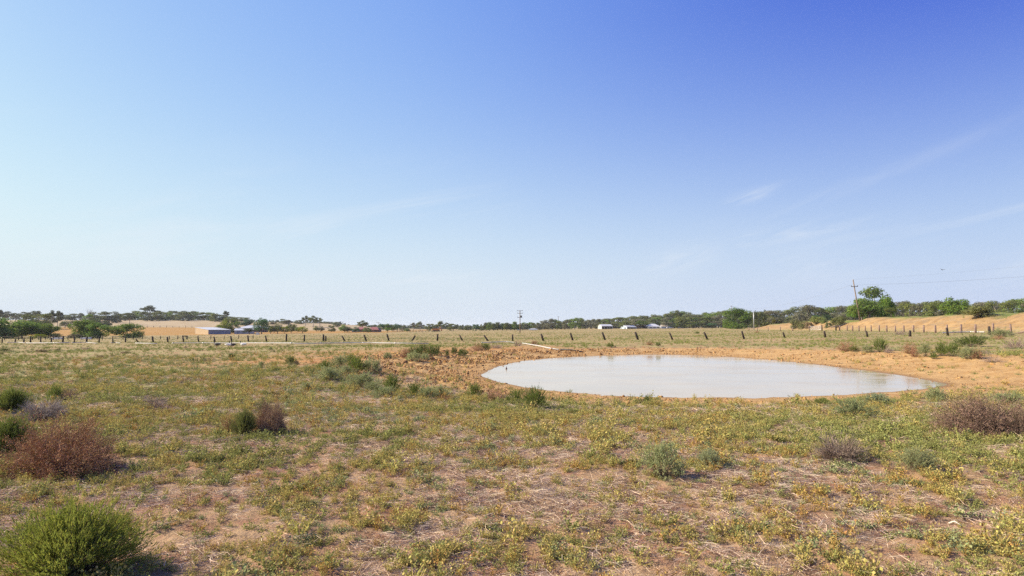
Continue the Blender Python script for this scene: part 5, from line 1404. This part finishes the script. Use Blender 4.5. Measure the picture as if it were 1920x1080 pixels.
def plain_plants():
    X = []; Y = []; S = []
    for r0, r1, den, s in ((17, 40, 9, .75), (40, 70, 5.5, .75), (70, 130, 3.2, .68), (130, 260, .8, .85), (260, 430, .12, 1.1)):
        x, y = sow(r0, r1, den, 45); mk, d = masks(x, y); p = sstep(.36, .62, .6 * fbm(x * .16, y * .16, 160, 3) + .4 * fbm(x * .6, y * .6, 170, 2)) * (1 - .96 * mk['mud']) * (1 - .85 * mk['red']) * (1 - mk['field']) * (1 - .9 * mk['hill']) * (1 - .25 * mk['levee']) * (d > 2)
        x, y = keep(x, y, np.maximum(np.maximum(p, .07 * (1 - mk['mud']) * (d > 2.5)), .45 * mk['levee'] * sstep(.42, .58, fbm(x * .5, y * .5, 175, 3)))); X.append(x); Y.append(y); S.append(rng.lognormal(0, .35, len(x)) * s)
    X = np.concatenate(X); Y = np.concatenate(Y); S = np.concatenate(S)
    pp = np.array(PIPE_PTS); far = np.ones(len(X), bool)
    for a, b in pp: far &= ~((np.abs(X - a) < 1.6) & (Y < b + .3) & (Y > b - 3))
    X, Y, S = X[far], Y[far], S[far]
    c = fbm(X * .09, Y * .09, 180, 2) + rng.normal(0, .13, len(X)) + .05 * sstep(-3, -12, X)
    idx = np.where(c < .59, rng.integers(0, 2, len(X)), np.where(c < .64, rng.integers(2, 4, len(X)), np.where(c < .67, rng.integers(4, 6, len(X)), rng.integers(6, 8, len(X)))))
    lv = (levee(X, Y)[1] > .08) & (rng.uniform(0, 1, len(X)) < .85); idx = np.where(lv, rng.integers(2, 4, len(X)), idx); S = np.where(lv, S * .8, S)
    scatter('plain_grass', 'tufts of green and dry grass over the plain round the pond', 'plain', np.stack([X, Y, height(X, Y) - .01], 1), S, idx, .1)
plain_plants()
def clods():
    x, y = sow(14, 62, 130, 42); mk, d = masks(x, y); th = np.degrees(np.arctan2(y - PC[1], x - PC[0]))
    side = np.interp(th, [-180, -130, -90, -40, 0, 60, 100, 180], [1, .8, .18, .15, .12, .12, .5, 1])
    p = mk['mud'] * side * sstep(.25, 1.2, d) * sstep(.36, .56, fbm(x * .8, y * .8, 190, 3)) + .03 * (d > .1) * (d < .7)
    x, y = keep(x, y, p); idx = np.where(rng.uniform(0, 1, len(x)) < .6, rng.integers(0, 2, len(x)), rng.integers(2, 4, len(x)))
    scatter('mud_clods', 'trampled clods of orange mud along the pond edge', 'clods', np.stack([x, y, height(x, y)], 1), rng.lognormal(-.25, .55, len(x)) * (.62 + .5 * sstep(20, 45, y)), idx, .5)
    print('CLODS', len(x))
clods()

# ------------------------------------------------------------------ the air
def haze():
    mb = MB(); mb.box(-4900, 4900, -4900, 4900, -6, 27)
    m, nt, out = newmat('haze'); v = nt.nodes.new('ShaderNodeVolumePrincipled'); v.inputs['Color'].default_value = (.93, .95, 1, 1); v.inputs['Density'].default_value = HAZE
    nt.links.new(v.outputs[0], out.inputs['Volume'])
    tag(link('haze', mb.mesh('haze', m)), 'thin pale summer haze over the plain', kind='stuff')
HAZE = .0001
haze()
